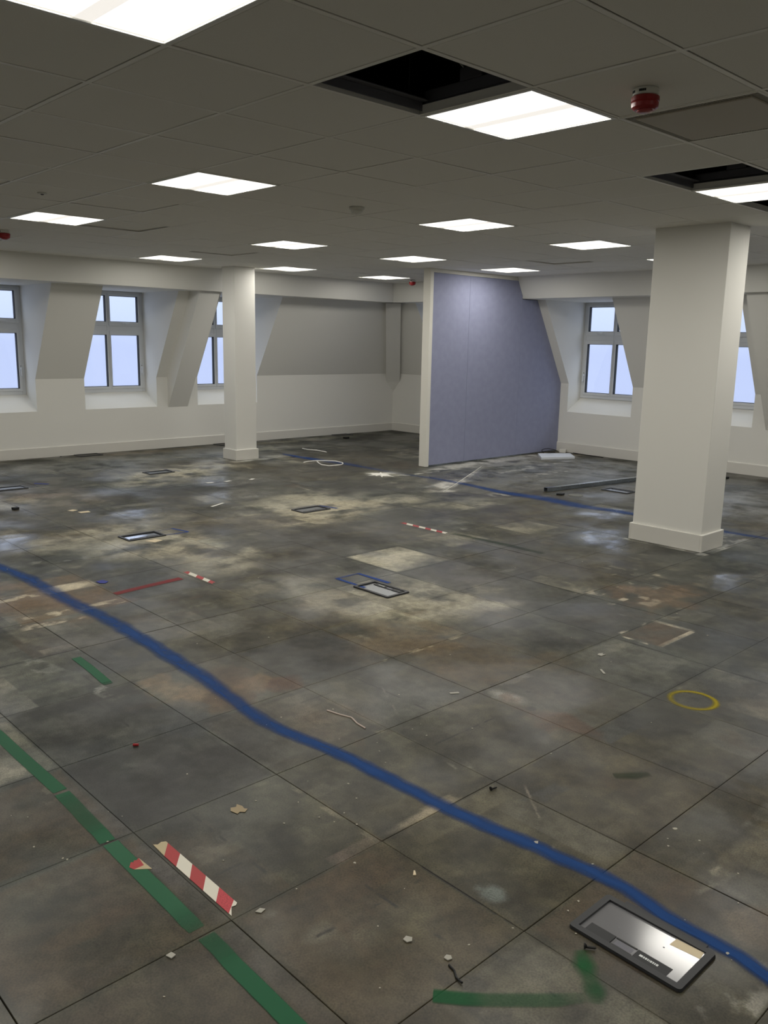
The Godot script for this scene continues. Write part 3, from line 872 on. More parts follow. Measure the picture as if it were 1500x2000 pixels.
# ------------------------------------------------------------------ ceiling lights
func make_light() -> Node3D:
	var o := Node3D.new()
	var b := MB.new()
	var r := 0.298
	for s in [[-r, -r, r, -r + 0.02], [-r, r - 0.02, r, r], [-r, -r + 0.02, -r + 0.02, r - 0.02], [r - 0.02, -r + 0.02, r, r - 0.02]]:
		b.box(V(s[0], -0.003, s[1]), V(s[2], 0.012, s[3]), 0.002)
	part("frame", b, M.fitting, o)
	b = MB.new()
	b.box(V(-r + 0.004, 0.014, -r + 0.004), V(r - 0.004, 0.05, r - 0.004), 0.004)
	b.box(V(-r + 0.012, 0.05, -r + 0.012), V(r - 0.012, 0.10, 0.2), 0.004)
	part("housing", b, M.dark_metal, o)
	for s in [-1.0, 1.0]:
		b = MB.new()
		var x0 := minf(s * 0.034, s * 0.277)
		var x1 := maxf(s * 0.034, s * 0.277)
		b.box(V(x0, 0.004, -0.277), V(x1, 0.010, 0.277), 0.001)
		part("diffuser", b, M.diffuser, o)
		var a := AreaLight3D.new()
		a.name = "panel_light"
		a.area_size = Vector2(0.24, 0.55)
		a.rotation.x = -PI / 2
		a.position = V(s * 0.1555, 0.001, 0)
		a.light_color = Color(1.0, 0.985, 0.95)
		a.light_energy = LAMP
		a.area_range = 30.0
		a.shadow_enabled = true
		o.add_child(a, true)
	b = MB.new()
	b.box(V(-0.033, 0.000, -0.277), V(0.033, 0.010, 0.277), 0.003)
	part("spine", b, M.spine, o)
	b = MB.new()
	b.box(V(-0.284, 0.10, -0.09), V(-0.16, 0.15, 0.03), 0.003)
	part("driver_box", b, M.dark_metal, o)
	var path := []
	for k in 15:
		var t := k / 14.0
		path.append(V(-0.24 - 0.10 * sin(t * PI), 0.14 + 0.40 * t, -0.08 - 0.1 * sin(t * 2.6)))
	b = MB.new()
	b.tube(path, 0.004, 6)
	part("flex", b, M.sens, o)
	return o

func build_lights():
	var labels := ["largest square ceiling light, cut by the top left edge of the photo", "bright square ceiling light beside the large open ceiling hole", "square ceiling light left of centre, midway between the top edge and the left wall", "square ceiling light near the left edge, above the leftmost window",
		"square ceiling light in the middle of the ceiling, right of the white detector dome", "square ceiling light just right of the thin column head, nearer of the two there", "square ceiling light just left of the thin column head", "square ceiling light nearest on the left of the thick column head",
		"square ceiling light above the white end post of the partition", "small far ceiling light touching the thin column head on its right", "square ceiling light directly above the lilac partition", "farthest ceiling light, next to the small red alarm sounder",
		"ceiling light mostly hidden behind the thick column head", "ceiling light at the right edge between two open ceiling holes"]
	var proto: Node3D = null
	for i in LIGHTS.size():
		var o: Node3D
		if proto == null:
			proto = make_light()
			o = proto
		else:
			o = proto.duplicate()
		o.name = numbered("ceiling_light")
		add_child(o, true)
		o.position = V(G * (LIGHTS[i][0] + 0.5), CH - 0.0005, G * (LIGHTS[i][1] + 0.5))
		tag(o, labels[i] if i < labels.size() else "square ceiling light out of view, to the side of or behind the camera", "light", "square ceiling lights" if i < labels.size() else "ceiling lights out of view")

# ------------------------------------------------------------------ things on and above the ceiling
func sounder(at: Vector3, label: String):
	var o := root("alarm_sounder", at)
	tag(o, label, "alarm", "red alarm sounders")
	var b := MB.new()
	b.lathe([Vector2(0, 0), Vector2(0.046, 0), Vector2(0.048, -0.005), Vector2(0.047, -0.024), Vector2(0.042, -0.027), Vector2(0, -0.027)], Vector3.ZERO)
	var base := part("base", b, M.sens, o)
	b = MB.new()
	for k in 7:
		var f := PI * (0.75 + 0.045 * k) + (0.42 if k > 2 else 0.0)
		var d := V(cos(f), 0, -sin(f))
		b.prism(P2([-0.003, -0.017, 0.003, -0.017, 0.003, -0.009, -0.003, -0.009]), d * 0.0455, V(d.z, 0, -d.x), Vector3.UP, d * 0.0035)
	part("slot", b, M.black, base)
	b = MB.new()
	b.lathe([Vector2(0, -0.027), Vector2(0.048, -0.027), Vector2(0.052, -0.030), Vector2(0.052, -0.045), Vector2(0.0495, -0.048), Vector2(0.0505, -0.052), Vector2(0.049, -0.066), Vector2(0.038, -0.075), Vector2(0, -0.076)], Vector3.ZERO)
	part("sounder_body", b, M.red, o)
	b = MB.new()
	b.lathe([Vector2(0.030, -0.074), Vector2(0.028, -0.080), Vector2(0.016, -0.084), Vector2(0, -0.085)], Vector3.ZERO)
	part("lens", b, mat(Color(0.62, 0.22, 0.22), 0.3), o)

func build_ceiling_things():
	sounder(V(0.9, CH, 1.5), "red alarm sounder on a white base, nearest, beside the perforated ceiling plate")
	sounder(V(7.5, CH, -6.3), "small far red alarm sounder beside the partition end post")
	sounder(V(0.9, CH, -5.1), "red alarm sounder cut by the left edge of the photo")
	var o := root("smoke_detector", V(2.1, CH, -1.5))
	tag(o, "white dome smoke detector in the middle of a ceiling tile", "detector")
	var b := MB.new()
	b.lathe([Vector2(0, 0), Vector2(0.055, 0), Vector2(0.055, -0.014), Vector2(0.046, -0.02), Vector2(0, -0.02)], Vector3.ZERO)
	part("base", b, M.sens, o)
	b = MB.new()
	b.lathe([Vector2(0, -0.02), Vector2(0.042, -0.02), Vector2(0.044, -0.03), Vector2(0.034, -0.044), Vector2(0.014, -0.05), Vector2(0, -0.05)], Vector3.ZERO)
	part("dome", b, M.sens, o)
	o = root("ceiling_sensor", V(0.3, CH, -2.7))
	tag(o, "small flush round sensor on a tile near the left edge", "sensor")
	b = MB.new()
	b.lathe([Vector2(0, 0), Vector2(0.032, 0), Vector2(0.03, -0.006), Vector2(0, -0.008)], Vector3.ZERO)
	part("rosette", b, M.sens, o)
	b = MB.new()
	b.lathe([Vector2(0, -0.008), Vector2(0.012, -0.008), Vector2(0.008, -0.014), Vector2(0, -0.015)], Vector3.ZERO)
	part("lens", b, M.dark_metal, o)
	# perforated air plate
	o = root("ceiling_air_plate", V(1.5, CH, 1.5))
	tag(o, "flat beige ceiling air plate with a perforated border", "vent")
	b = MB.new()
	for s in [[-0.298, -0.298, 0.298, -0.285], [-0.298, 0.285, 0.298, 0.298], [-0.298, -0.285, -0.285, 0.285], [0.285, -0.285, 0.298, 0.285]]:
		b.box(V(s[0], -0.002, s[1]), V(s[2], 0.012, s[3]), 0.001)
	part("frame", b, M.tee, o)
	b = MB.new()
	b.box(V(-0.25, -0.006, -0.25), V(0.25, 0.004, 0.25), 0.003)
	part("face_plate", b, mat(Color(0.74, 0.71, 0.65), 0.6), o)
	b = MB.new()
	b.box(V(-0.285, 0.012, -0.285), V(0.285, 0.016, 0.285))
	part("backing", b, M.slab, o)
	b = MB.new()
	for side in 4:
		var q := Basis(Vector3.UP, side * PI / 2)
		for k in 48:
			var t := -0.282 + 0.564 * k / 47.0
			var p := MB.new()
			p.box(V(0.25, 0.0, t - 0.0034), V(0.286, 0.004, t + 0.0034))
			for i in p.v.size(): b.vert(q * p.v[i], q * p.n[i])
		var p2 := MB.new()
		p2.box(V(0.265, -0.0004, -0.28), V(0.269, 0.0044, 0.28))
		for i in p2.v.size(): b.vert(q * p2.v[i], q * p2.n[i])
	part("perforated_border", b, mat(Color(0.62, 0.60, 0.55), 0.6), o).set_meta("kind", "stuff")
	# things hanging in the void above the open tiles
	o = root("hanger_chain", V(0.28, CH, 0.98))
	tag(o, "thin metal hanger hanging in the large open ceiling hole", "hanger")
	b = MB.new()
	b.tube([V(0, 0.54, 0), V(0.002, 0.3, 0.003), V(0.0, 0.16, 0)], 0.0015, 6)
	part("wire", b, M.galv, o)
	b = MB.new()
	var ring := []
	for k in 13: ring.append(V(0.012 * cos(TAU * k / 12), 0.148 + 0.012 * sin(TAU * k / 12), 0))
	b.tube(ring, 0.002, 6)
	part("hook", b, M.galv, o)
	for e in [[0.0, "pressed metal cross rail in the void over the large open ceiling hole"], [4.0, "pressed metal cross rail in the void over the smaller open ceiling hole"]]:
		o = root("void_rail", V(e[0] * G, CH, 0.9))
		tag(o, e[1], "rail")
		b = MB.new()
		b.box(V(0.02, 0.05, -0.285), V(0.6, 0.055, -0.245), 0.001)
		b.box(V(0.02, 0.015, -0.285), V(0.6, 0.05, -0.281), 0.001)
		part("channel", b, M.dark_metal, o)
		b = MB.new()
		for x in [0.1, 0.5]:
			b.tube([V(x, 0.055, -0.265), V(x, 0.541, -0.265)], 0.003, 6)
		part("drop_rod", b, M.galv, o)

# ------------------------------------------------------------------ floor boxes
# local axes: long side along z (0.35 m), handle strip on the -x side
func make_box(called: String, at: Vector3, turn: float, open_lid: bool, steel: Material, label: String) -> Node3D:
	var o := root(called, at, turn)
	tag(o, label, "floor box", "floor service boxes")
	var hx := 0.105
	var hz := 0.175
	var b := MB.new()
	var rim := 0.022
	var poly := PackedVector2Array()
	for c in [[1, 1], [-1, 1], [-1, -1], [1, -1]]:
		for k in 5:
			var f := atan2(c[1], c[0]) - PI / 4 + k * PI / 8
			poly.append(Vector2(c[0] * (hx - 0.012) + 0.012 * cos(f), c[1] * (hz - 0.012) + 0.012 * sin(f)))
	var ix := hx - rim
	var iz := hz - rim
	var inner := P2([ix, iz, -ix, iz, -ix, -iz, ix, -iz])
	# frame: top ring, outer and inner skirts
	var outer_lo := poly
	for i in poly.size():
		var a := poly[i]
		var c := poly[(i + 1) % poly.size()]
		var qa := inner[i / 5]
		var qc := inner[((i + 1) % poly.size()) / 5]
		b.face(V(a.x * 0.985, 0.009, a.y * 0.99), V(c.x * 0.985, 0.009, c.y * 0.99), V(qc.x, 0.009, qc.y), V(qa.x, 0.009, qa.y), Vector3.UP)
		b.face(V(a.x * 0.985, 0.009, a.y * 0.99), V(c.x * 0.985, 0.009, c.y * 0.99), V(c.x, 0.0005, c.y), V(a.x, 0.0005, a.y), V(a.x, 0.5, a.y))
	for i in 4:
		var a := inner[i]
		var c := inner[(i + 1) % 4]
		b.face(V(a.x, 0.009, a.y), V(c.x, 0.009, c.y), V(c.x, -0.004, c.y), V(a.x, -0.004, a.y), V(-a.x - c.x, 0, -a.y - c.y))
	part("frame", b, M.frame, o)
	b = MB.new()
	b.box(V(-ix, 0.0001, -iz), V(ix, 0.0008, iz))
	var lid := part("lid_plate", b, steel, o)
	for s in [[-0.03, -0.07], [-0.01, 0.06]]:
		b = MB.new()
		b.lathe([Vector2(0, 0.0016), Vector2(0.002, 0.0014), Vector2(0.0028, 0.0008)], V(s[0] + 0.03, 0, s[1]), Vector3.UP, 10)
		part("rivet", b, M.dark_metal, lid)
	b = MB.new()
	b.box(V(-ix, 0.0008, -iz + 0.018), V(-ix + 0.042, 0.0052, -iz + 0.10), 0.001)
	b.box(V(-ix, 0.0008, -iz + 0.102), V(-ix + 0.008, 0.0052, -iz + 0.168), 0.001)
	b.box(V(-ix + 0.036, 0.0008, -iz + 0.102), V(-ix + 0.042, 0.0052, -iz + 0.168), 0.001)
	b.box(V(-ix, 0.0008, -iz + 0.17), V(-ix + 0.042, 0.0052, iz - 0.032), 0.001)
	part("handle_strip", b, M.frame2, o)
	b = MB.new()
	b.box(V(-ix + 0.011, 0.001, -iz + 0.108), V(-ix + 0.033, 0.0035, -iz + 0.163), 0.001)
	part("handle", b, M.dark_metal, o)
	return o

func marks(o: Node3D):     # faint white symbols on the handle strip
	var b := MB.new()
	var z := 0.03
	for s in [0.010, 0.004, 0.005, 0.003, 0.002, 0.005, 0.004, 0.003, 0.006]:
		b.box(V(-0.064, 0.0052, z), V(-0.056, 0.0055, z + s))
		z += s + 0.0018
	part("lettering", b, M.mark, o)

func build_floor_boxes():
	var near := make_box("floor_box", V(-0.15, 0, 2.315), 0.0, false, M.film, "nearest floor box with a shiny steel lid and dark frame at the bottom right")
	marks(near)
	near.get_node("lid_plate").rotation.x = -0.012
	near.get_node("lid_plate").position.y = 0.0024
	var b := MB.new()
	b.sheet(P2([0.042, -0.02, 0.078, -0.018, 0.081, 0.062, 0.05, 0.066]), 0.0009, 0.0003)
	# masking tape left on the lid
	part("tape_piece", b, M.cream, near.get_node("lid_plate"), V(0.001, 0.0001, 0.085))
	b = MB.new()
	b.box(V(0.088, 0.0005, -0.12), V(0.125, 0.0025, 0.14), 0.001)
	part("raised_flange", b, mat(Color(0.2, 0.2, 0.215), 0.6), near)
	var mid := make_box("floor_box", V(1.652, 0, -0.695), PI, false, M.dull, "floor box with a grey steel lid in a blue taped outline, middle of the floor")
	marks(mid)
	make_box("floor_box", V(1.165, 0, -3.14), PI / 2, false, M.steel, "floor box with a lid mirroring bright sky, left of the middle of the floor")
	make_box("floor_box", V(3.01, 0, -3.17), PI / 2, false, M.dull, "floor box with a dull grey lid on a dusty pale floor patch")
	make_box("floor_box", V(2.99, 0, -6.2), PI / 2, false, M.dull, "floor box in front of the left wall between windows, left of the thin column")
	make_box("floor_box", V(1.14, 0, -6.12), PI / 2, false, M.dull, "floor box cut by the left edge of the photo")
	var fill := mat(Color(0.32, 0.31, 0.28), 0.7)
	make_box("floor_box", V(2.985, 0, -8.2), PI / 2, false, fill, "dark framed floor box against the left skirting below a window")
	make_box("floor_box", V(5.27, 0, -8.2), PI / 2, false, fill, "dark framed floor box half hidden behind the thin column foot")
	make_box("floor_box", V(7.72, 0, -8.2), PI / 2, false, fill, "dark framed floor box by the skirting near the far corner")
	make_box("floor_box", V(6.53, 0, -1.85), PI, false, M.dull, "floor box behind the steel channel, left of the thick column")

# ------------------------------------------------------------------ tapes and paint
# ribbon on the floor with soft edges; pts = [x, z, half width, strength]
func ribbon(pts: Array, col: Color, soft: float, y: float, sd: int, rough := 0.7) -> MB:
	var b := MB.new()
	var f := FastNoiseLite.new()
	f.seed = sd
	f.frequency = 2.0
	var rows := []
	var cv := Curve3D.new()
	for i in pts.size():
		var a: Array = pts[maxi(i - 1, 0)]
		var c: Array = pts[mini(i + 1, pts.size() - 1)]
		var t := V(c[0] - a[0], 0, c[1] - a[1]) / 6.0
		cv.add_point(V(pts[i][0], 0, pts[i][1]), -t, t)
	var len := cv.get_baked_length()
	var n := int(len / 0.02) + 2
	var cum := [0.0]
	for i in range(1, pts.size()):
		cum.append(cv.get_closest_offset(V(pts[i][0], 0, pts[i][1])))
	var ac := [-1.0, -0.85, -0.7, -0.55, -0.35, 0.0, 0.35, 0.55, 0.7, 0.85, 1.0]
	for k in n:
		var s := len * k / (n - 1)
		var p := cv.sample_baked(s)
		var p2 := cv.sample_baked(minf(s + 0.01, len))
		var p1 := cv.sample_baked(maxf(s - 0.01, 0))
		var t := (p2 - p1).normalized()
		var side := V(-t.z, 0, t.x)
		var i := 0
		while i < pts.size() - 2 and s > cum[i + 1]: i += 1
		var u := clampf((s - cum[i]) / maxf(cum[i + 1] - cum[i], 0.001), 0, 1)
		var hw := lerpf(pts[i][2], pts[i + 1][2], u)
		var st := lerpf(pts[i][3], pts[i + 1][3], u)
		var row := []
		for a in ac:
			var w: float = hw * (1.0 + (0.25 if soft > 0.4 else 0.05) * f.get_noise_2d(s * 3.0, 0.3 if a < 0.0 else 4.0))
			var e := clampf((1.0 - absf(a)) / maxf(soft, 0.02), 0, 1)
			if soft < 0.05: e = 1.0
			var al := clampf(st * e * (1.0 + (0.35 * f.get_noise_2d(s * 2.2 + 9.0, a) if soft > 0.4 else 0.0)), 0, 1)
			row.append([V(p.x, y, p.z) + side * a * w, Color(1, 1, 1, al)])
		rows.append(row)
	for k in n - 1:
		for a in ac.size() - 1:
			var q := [rows[k][a], rows[k][a + 1], rows[k + 1][a + 1], rows[k + 1][a]]
			for tr in [[0, 1, 2], [0, 2, 3]]:
				var x: Vector3 = (q[tr[1]][0] - q[tr[0]][0]).cross(q[tr[2]][0] - q[tr[0]][0])
				var od: Array = [tr[0], tr[2], tr[1]] if x.y > 0.0 else tr
				for w in od:
					b.col = q[w][1]
					b.vert(q[w][0], Vector3.UP)
	return b

func strip(called: String, pts: Array, col: Color, soft: float, label: String, cat: String, group := "", y := 0.0007, rough := 0.7):
	var c := V(pts[0][0], 0, pts[0][1])
	var b := ribbon(pts, col, soft, y, pts.size() * 7 + int(absf(pts[0][1]) * 10), rough)
	for i in b.v.size(): b.v[i] -= c
	var o := part(called, b, painted(col, rough), self, c)
	tag(o, label, cat, group)

# red and white tape along z; cuts = heights of the stripe edges on the left and on the right margin
func hazard(at: Vector3, wd: float, cuts_l: Array, cuts_r: Array, first_red: bool, label: String, worn := false):
	var o := root("hazard_tape", at)
	tag(o, label, "tape", "red and white hazard tapes")
	var n := cuts_l.size() - 1
	for k in n:
		var a := [0.0, cuts_l[k], wd, cuts_r[k], wd, cuts_r[k + 1], 0.0, cuts_l[k + 1]]
		if k == 0: a = [0.004, cuts_l[0], wd * 0.35, cuts_r[0] - 0.006, wd * 0.7, cuts_r[0] - 0.012, wd, cuts_r[0] - 0.004, wd, cuts_r[1], 0.0, cuts_l[1]]
		if k == n - 1: a = [0.0, cuts_l[k], wd, cuts_r[k], wd, cuts_r[k + 1] - 0.008, wd * 0.8, cuts_r[k + 1], wd * 0.5, cuts_r[k + 1] - 0.003, 0.0, cuts_l[k + 1]]
		var b := MB.new()
		b.sheet(P2(a), 0.0002, 0.0006)
		var red := (k % 2 == 0) == first_red
		var m: Material = M.red_tape if red else M.white_tape
		if k == 0 and not red: m = M.worn_white
		if worn and k >= n - 2 and red: m = M.rubbed_red
		part("stripe", b, m, o)

func build_tapes():
	var blue := Color(0.09, 0.245, 0.46)
	strip("spray_line", [[-0.12, -3.6, 0.053, 0.6], [-0.09, -2.89, 0.062, 0.8], [-0.05, -2.45, 0.070, 0.75], [-0.05, -1.84, 0.075, 0.7], [-0.03, -1.35, 0.070, 0.75], [-0.03, -0.94, 0.066, 0.85], [-0.05, -0.52, 0.066, 0.85], [-0.07, -0.14, 0.062, 0.8], [-0.10, 0.14, 0.053, 0.75], [-0.13, 0.46, 0.053, 0.8], [-0.10, 0.72, 0.048, 0.85], [-0.07, 0.95, 0.048, 0.9], [-0.06, 1.18, 0.048, 0.95], [-0.05, 1.42, 0.046, 0.9], [-0.03, 1.64, 0.046, 0.95], [0.0, 1.84, 0.044, 0.95], [0.02, 2.03, 0.044, 0.95], [0.03, 2.16, 0.042, 0.95], [0.0, 2.31, 0.040, 1.0], [0.0, 2.44, 0.037, 1.0], [0.0, 2.53, 0.037, 1.0], [-0.03, 2.66, 0.037, 1.0], [-0.06, 2.9, 0.037, 1.0]], blue, 0.7, "long wavy blue spray line running across the near floor", "paint line")
	strip("spray_line", [[5.31, -6.75, 0.05, 0.6], [5.31, -6.16, 0.12, 0.75], [5.39, -5.46, 0.1, 0.5], [5.38, -4.72, 0.07, 0.35], [5.38, -4.34, 0.05, 0.2], [5.45, -3.77, 0.07, 0.45], [5.43, -3.17, 0.08, 0.6], [5.36, -2.61, 0.11, 0.7], [5.42, -2.12, 0.16, 0.65], [5.36, -1.61, 0.15, 0.6], [5.42, -1.22, 0.1, 0.6], [5.42, -0.6, 0.08, 0.6], [5.36, 0.0, 0.07, 0.55], [5.4, 0.4, 0.06, 0.4], [5.4, 1.2, 0.05, 0.3]], Color(0.08, 0.24, 0.48), 0.75, "faint blue spray line running past the partition and behind the thick column", "paint line")
	var green := Color(0.11, 0.34, 0.22)
	strip("green_tape", [[-1.05, -0.3, 0.028, 0.9], [-1.045, 0.2, 0.028, 0.85], [-1.04, 0.44, 0.029, 0.9]], green, 0.12, "worn green floor tape at the left edge, farther piece of the long green line", "tape", "green floor tapes", 0.0006, 0.5)
	strip("green_tape", [[-1.042, 0.46, 0.03, 0.85], [-1.045, 0.6, 0.03, 0.55], [-1.05, 0.72, 0.03, 0.6], [-1.05, 0.8, 0.029, 0.9], [-1.055, 0.86, 0.029, 0.97]], green, 0.12, "rubbed piece of green floor tape with pale flakes, before the hazard tape", "tape", "green floor tapes", 0.0006, 0.5)
	strip("green_tape", [[-1.052, 0.875, 0.029, 1.0], [-1.055, 1.1, 0.029, 1.0], [-1.058, 1.3, 0.029, 1.0], [-1.06, 1.40, 0.029, 0.7], [-1.06, 1.435, 0.027, 0.5]], green, 0.12, "clean green floor tape lying beside the red and white hazard tape", "tape", "green floor tapes", 0.0006, 0.4)
	strip("green_tape", [[-1.055, 1.475, 0.028, 0.6], [-1.055, 1.55, 0.028, 0.7], [-1.06, 1.62, 0.029, 0.95], [-1.062, 1.8, 0.029, 1.0], [-1.065, 2.0, 0.029, 1.0], [-1.065, 2.3, 0.029, 1.0]], green, 0.12, "green floor tape leaving the photo at the bottom edge", "tape", "green floor tapes", 0.0006, 0.45)
	strip("green_tape", [[-0.43, -0.815, 0.026, 0.9], [-0.44, -0.6, 0.026, 0.95], [-0.455, -0.42, 0.026, 0.9], [-0.457, -0.38, 0.024, 0.5]], green, 0.12, "short green floor tape lying alone left of the blue line", "tape", "green floor tapes", 0.0006, 0.5)
	strip("green_paint", [[-0.74, 2.06, 0.028, 0.75], [-0.69, 2.12, 0.028, 0.75], [-0.64, 2.17, 0.028, 0.45], [-0.52, 2.28, 0.028, 0.4], [-0.45, 2.33, 0.02, 0.15]], Color(0.12, 0.36, 0.22), 0.35, "worn green paint smear at the bottom of the photo, left of the nearest floor box", "paint mark")
	strip("green_paint", [[-0.45, 2.36, 0.025, 0.2], [-0.41, 2.335, 0.04, 0.6], [-0.385, 2.30, 0.03, 0.35], [-0.35, 2.26, 0.045, 0.75], [-0.31, 2.22, 0.025, 0.3]], Color(0.10, 0.36, 0.20), 0.7, "patchy green paint blot between two worn marks, beside the nearest floor box", "paint mark")
	strip("green_paint", [[0.62, 1.75, 0.03, 0.35], [0.68, 1.8, 0.035, 0.45], [0.74, 1.84, 0.02, 0.2]], Color(0.06, 0.2, 0.11), 0.6, "faint dark green paint spot right of the blue line", "paint mark")
	strip("green_paint", [[3.33, -1.55, 0.03, 0.35], [3.36, -1.0, 0.05, 0.4], [3.36, -0.6, 0.04, 0.25]], Color(0.06, 0.2, 0.13), 0.5, "faint dark green trace continuing from the far hazard tape", "paint mark")
	strip("red_line", [[0.24, -1.745, 0.036, 0.7], [0.48, -1.775, 0.036, 0.65], [0.76, -1.80, 0.04, 0.75]], Color(0.52, 0.2, 0.21), 0.3, "thin faded red floor line meeting a hazard tape left of the middle", "tape")
	# yellow sprayed ring
	var ring := []
	for k in 25:
		var f := TAU * k / 24.0 - 2.2
		ring.append([1.55 + 0.105 * cos(f), 1.607 + 0.105 * sin(f), 0.02, 0.55 + 0.4 * (0.5 + 0.5 * sin(f * 1.0 + 1.0))])
	strip("spray_ring", ring, Color(0.60, 0.54, 0.10), 0.8, "yellow sprayed circle on the dark floor at the right", "paint mark")
	# blue masking-tape outlines beside floor boxes
	for e in [
		["blue masking tape outline next to the floor box in the middle", [[[1.60, -0.80, 0.018, 0.85], [1.60, -1.1, 0.018, 0.85]], [[1.59, -1.1, 0.014, 0.6], [1.81, -1.1, 0.014, 0.45]], [[1.805, -1.11, 0.018, 0.85], [1.81, -0.78, 0.022, 0.95]]]],
		["blue masking tape outline right of the floor box mirroring the sky", [[[1.35, -3.06, 0.01, 0.6], [1.55, -3.05, 0.012, 0.8]], [[1.51, -3.26, 0.016, 0.9], [1.56, -3.05, 0.014, 0.85]], [[1.36, -3.24, 0.006, 0.5], [1.51, -3.25, 0.008, 0.6]]]],
		["blue masking tape outline round the floor box on the dusty patch", [[[3.21, -3.3, 0.02, 0.7], [3.26, -3.06, 0.022, 0.8]], [[2.86, -3.33, 0.008, 0.4], [3.2, -3.32, 0.008, 0.5]]]],
		["grey blue tape outline behind the floor box near the left wall", [[[2.86, -6.38, 0.012, 0.5], [3.2, -6.46, 0.012, 0.5]], [[3.18, -6.42, 0.014, 0.6], [3.26, -6.14, 0.014, 0.6]]]]]:
		var o := root("blue_tape")
		tag(o, e[0], "tape", "blue tape outlines")
		for s in e[1]:
			part("tape_strip", ribbon(s, blue, 0.25, 0.0009, 5), painted(Color(0.09, 0.24, 0.52), 0.6), o)
	# hazard tapes
	hazard(V(-0.955, 0, 0.0), 0.0455, [0.976, 1.058, 1.134, 1.217, 1.295, 1.368, 1.437, 1.452], [0.992, 1.0, 1.08, 1.156, 1.238, 1.314, 1.395, 1.42], false, "nearest red and white hazard tape, along a floor joint at the lower left", true)
	var fr := root("hazard_tape", V(-1.04, 0, 1.06))
	tag(fr, "torn scrap of red and white hazard tape on the green tape", "tape", "red and white hazard tapes")
	var b := MB.new()
	b.sheet(P2([-0.028, -0.02, -0.012, -0.042, -0.006, -0.036, 0.0, -0.044, 0.006, -0.04, 0.018, -0.046, 0.012, 0.0, -0.022, 0.0]), 0.0008, 0.0006)
	part("stripe", b, M.red_tape, fr)
	b = MB.new()
	b.sheet(P2([-0.022, 0.0, 0.012, 0.0, 0.018, -0.046, 0.022, 0.034]), 0.0008, 0.0007)
	part("stripe", b, M.worn_white, fr)
	hazard(V(0.852, 0, 0.0), 0.04, [-1.94, -1.86, -1.76, -1.67, -1.60, -1.54], [-1.92, -1.9, -1.80, -1.71, -1.63, -1.56], true, "short hazard tape at the end of the faded red line", false)
	hazard(V(3.268, 0, 0.0), 0.05, [-2.17, -2.08, -2.0, -1.92, -1.84, -1.77, -1.70, -1.63, -1.59], [-2.15, -2.12, -2.04, -1.96, -1.88, -1.81, -1.74, -1.67, -1.6], true, "far hazard tape along a floor joint in the middle of the floor", false)

# ------------------------------------------------------------------ loose things on the floor
func scrap(called: String, poly: Array, at: Vector3, m: Material, th: float, label: String, cat := "scrap", turn := 0.0, curl := 0.0, group := ""):
	var o := root(called, at, turn)
	tag(o, label, cat, group)
	var b := MB.new()
	b.sheet(P2(poly), 0.0008, th)
	if curl > 0.0:
		for i in b.v.size():
			b.v[i].y += curl * maxf(0.0, b.v[i].x) * 8.0 * maxf(0.0, b.v[i].x)
	part("sheet", b, m, o)

func cable(called: String, pts: Array, r: float, m: Material, label: String, cat := "cable"):
	var c := Curve3D.new()
	for i in pts.size():
		var a: Array = pts[maxi(i - 1, 0)]
		var d: Array = pts[mini(i + 1, pts.size() - 1)]
		var t := V(d[0] - a[0], d[1] - a[1], d[2] - a[2]) / 6.0
		c.add_point(V(pts[i][0], pts[i][1], pts[i][2]), -t, t)
	var path := []
	var n := pts.size() * 6
	for k in n: path.append(c.sample_baked(c.get_baked_length() * k / (n - 1)) - V(pts[0][0], 0, pts[0][2]))
	var b := MB.new()
	b.tube(path, r, 8)
	var o := part(called, b, m, self, V(pts[0][0], 0, pts[0][2]))
	tag(o, label, cat)

func screw(at: Vector3, turn: float, len: float, label: String):
	var o := root("screw", at, turn)
	tag(o, label, "screw", "dropped dark screws")
	var b := MB.new()
	b.lathe([Vector2(0, 0), Vector2(0.0035, 0), Vector2(0.0035, len * 0.85), Vector2(0, len)], V(0, 0.005, 0), V(1, 0.02, 0), 10)
	part("shank", b, M.black, o)
	b = MB.new()
	b.lathe([Vector2(0, -0.004), Vector2(0.008, -0.003), Vector2(0.008, 0.0), Vector2(0.003, 0.005)], V(0, 0.008, 0), V(1, 0.02, 0), 12)
	part("head", b, M.black, o)

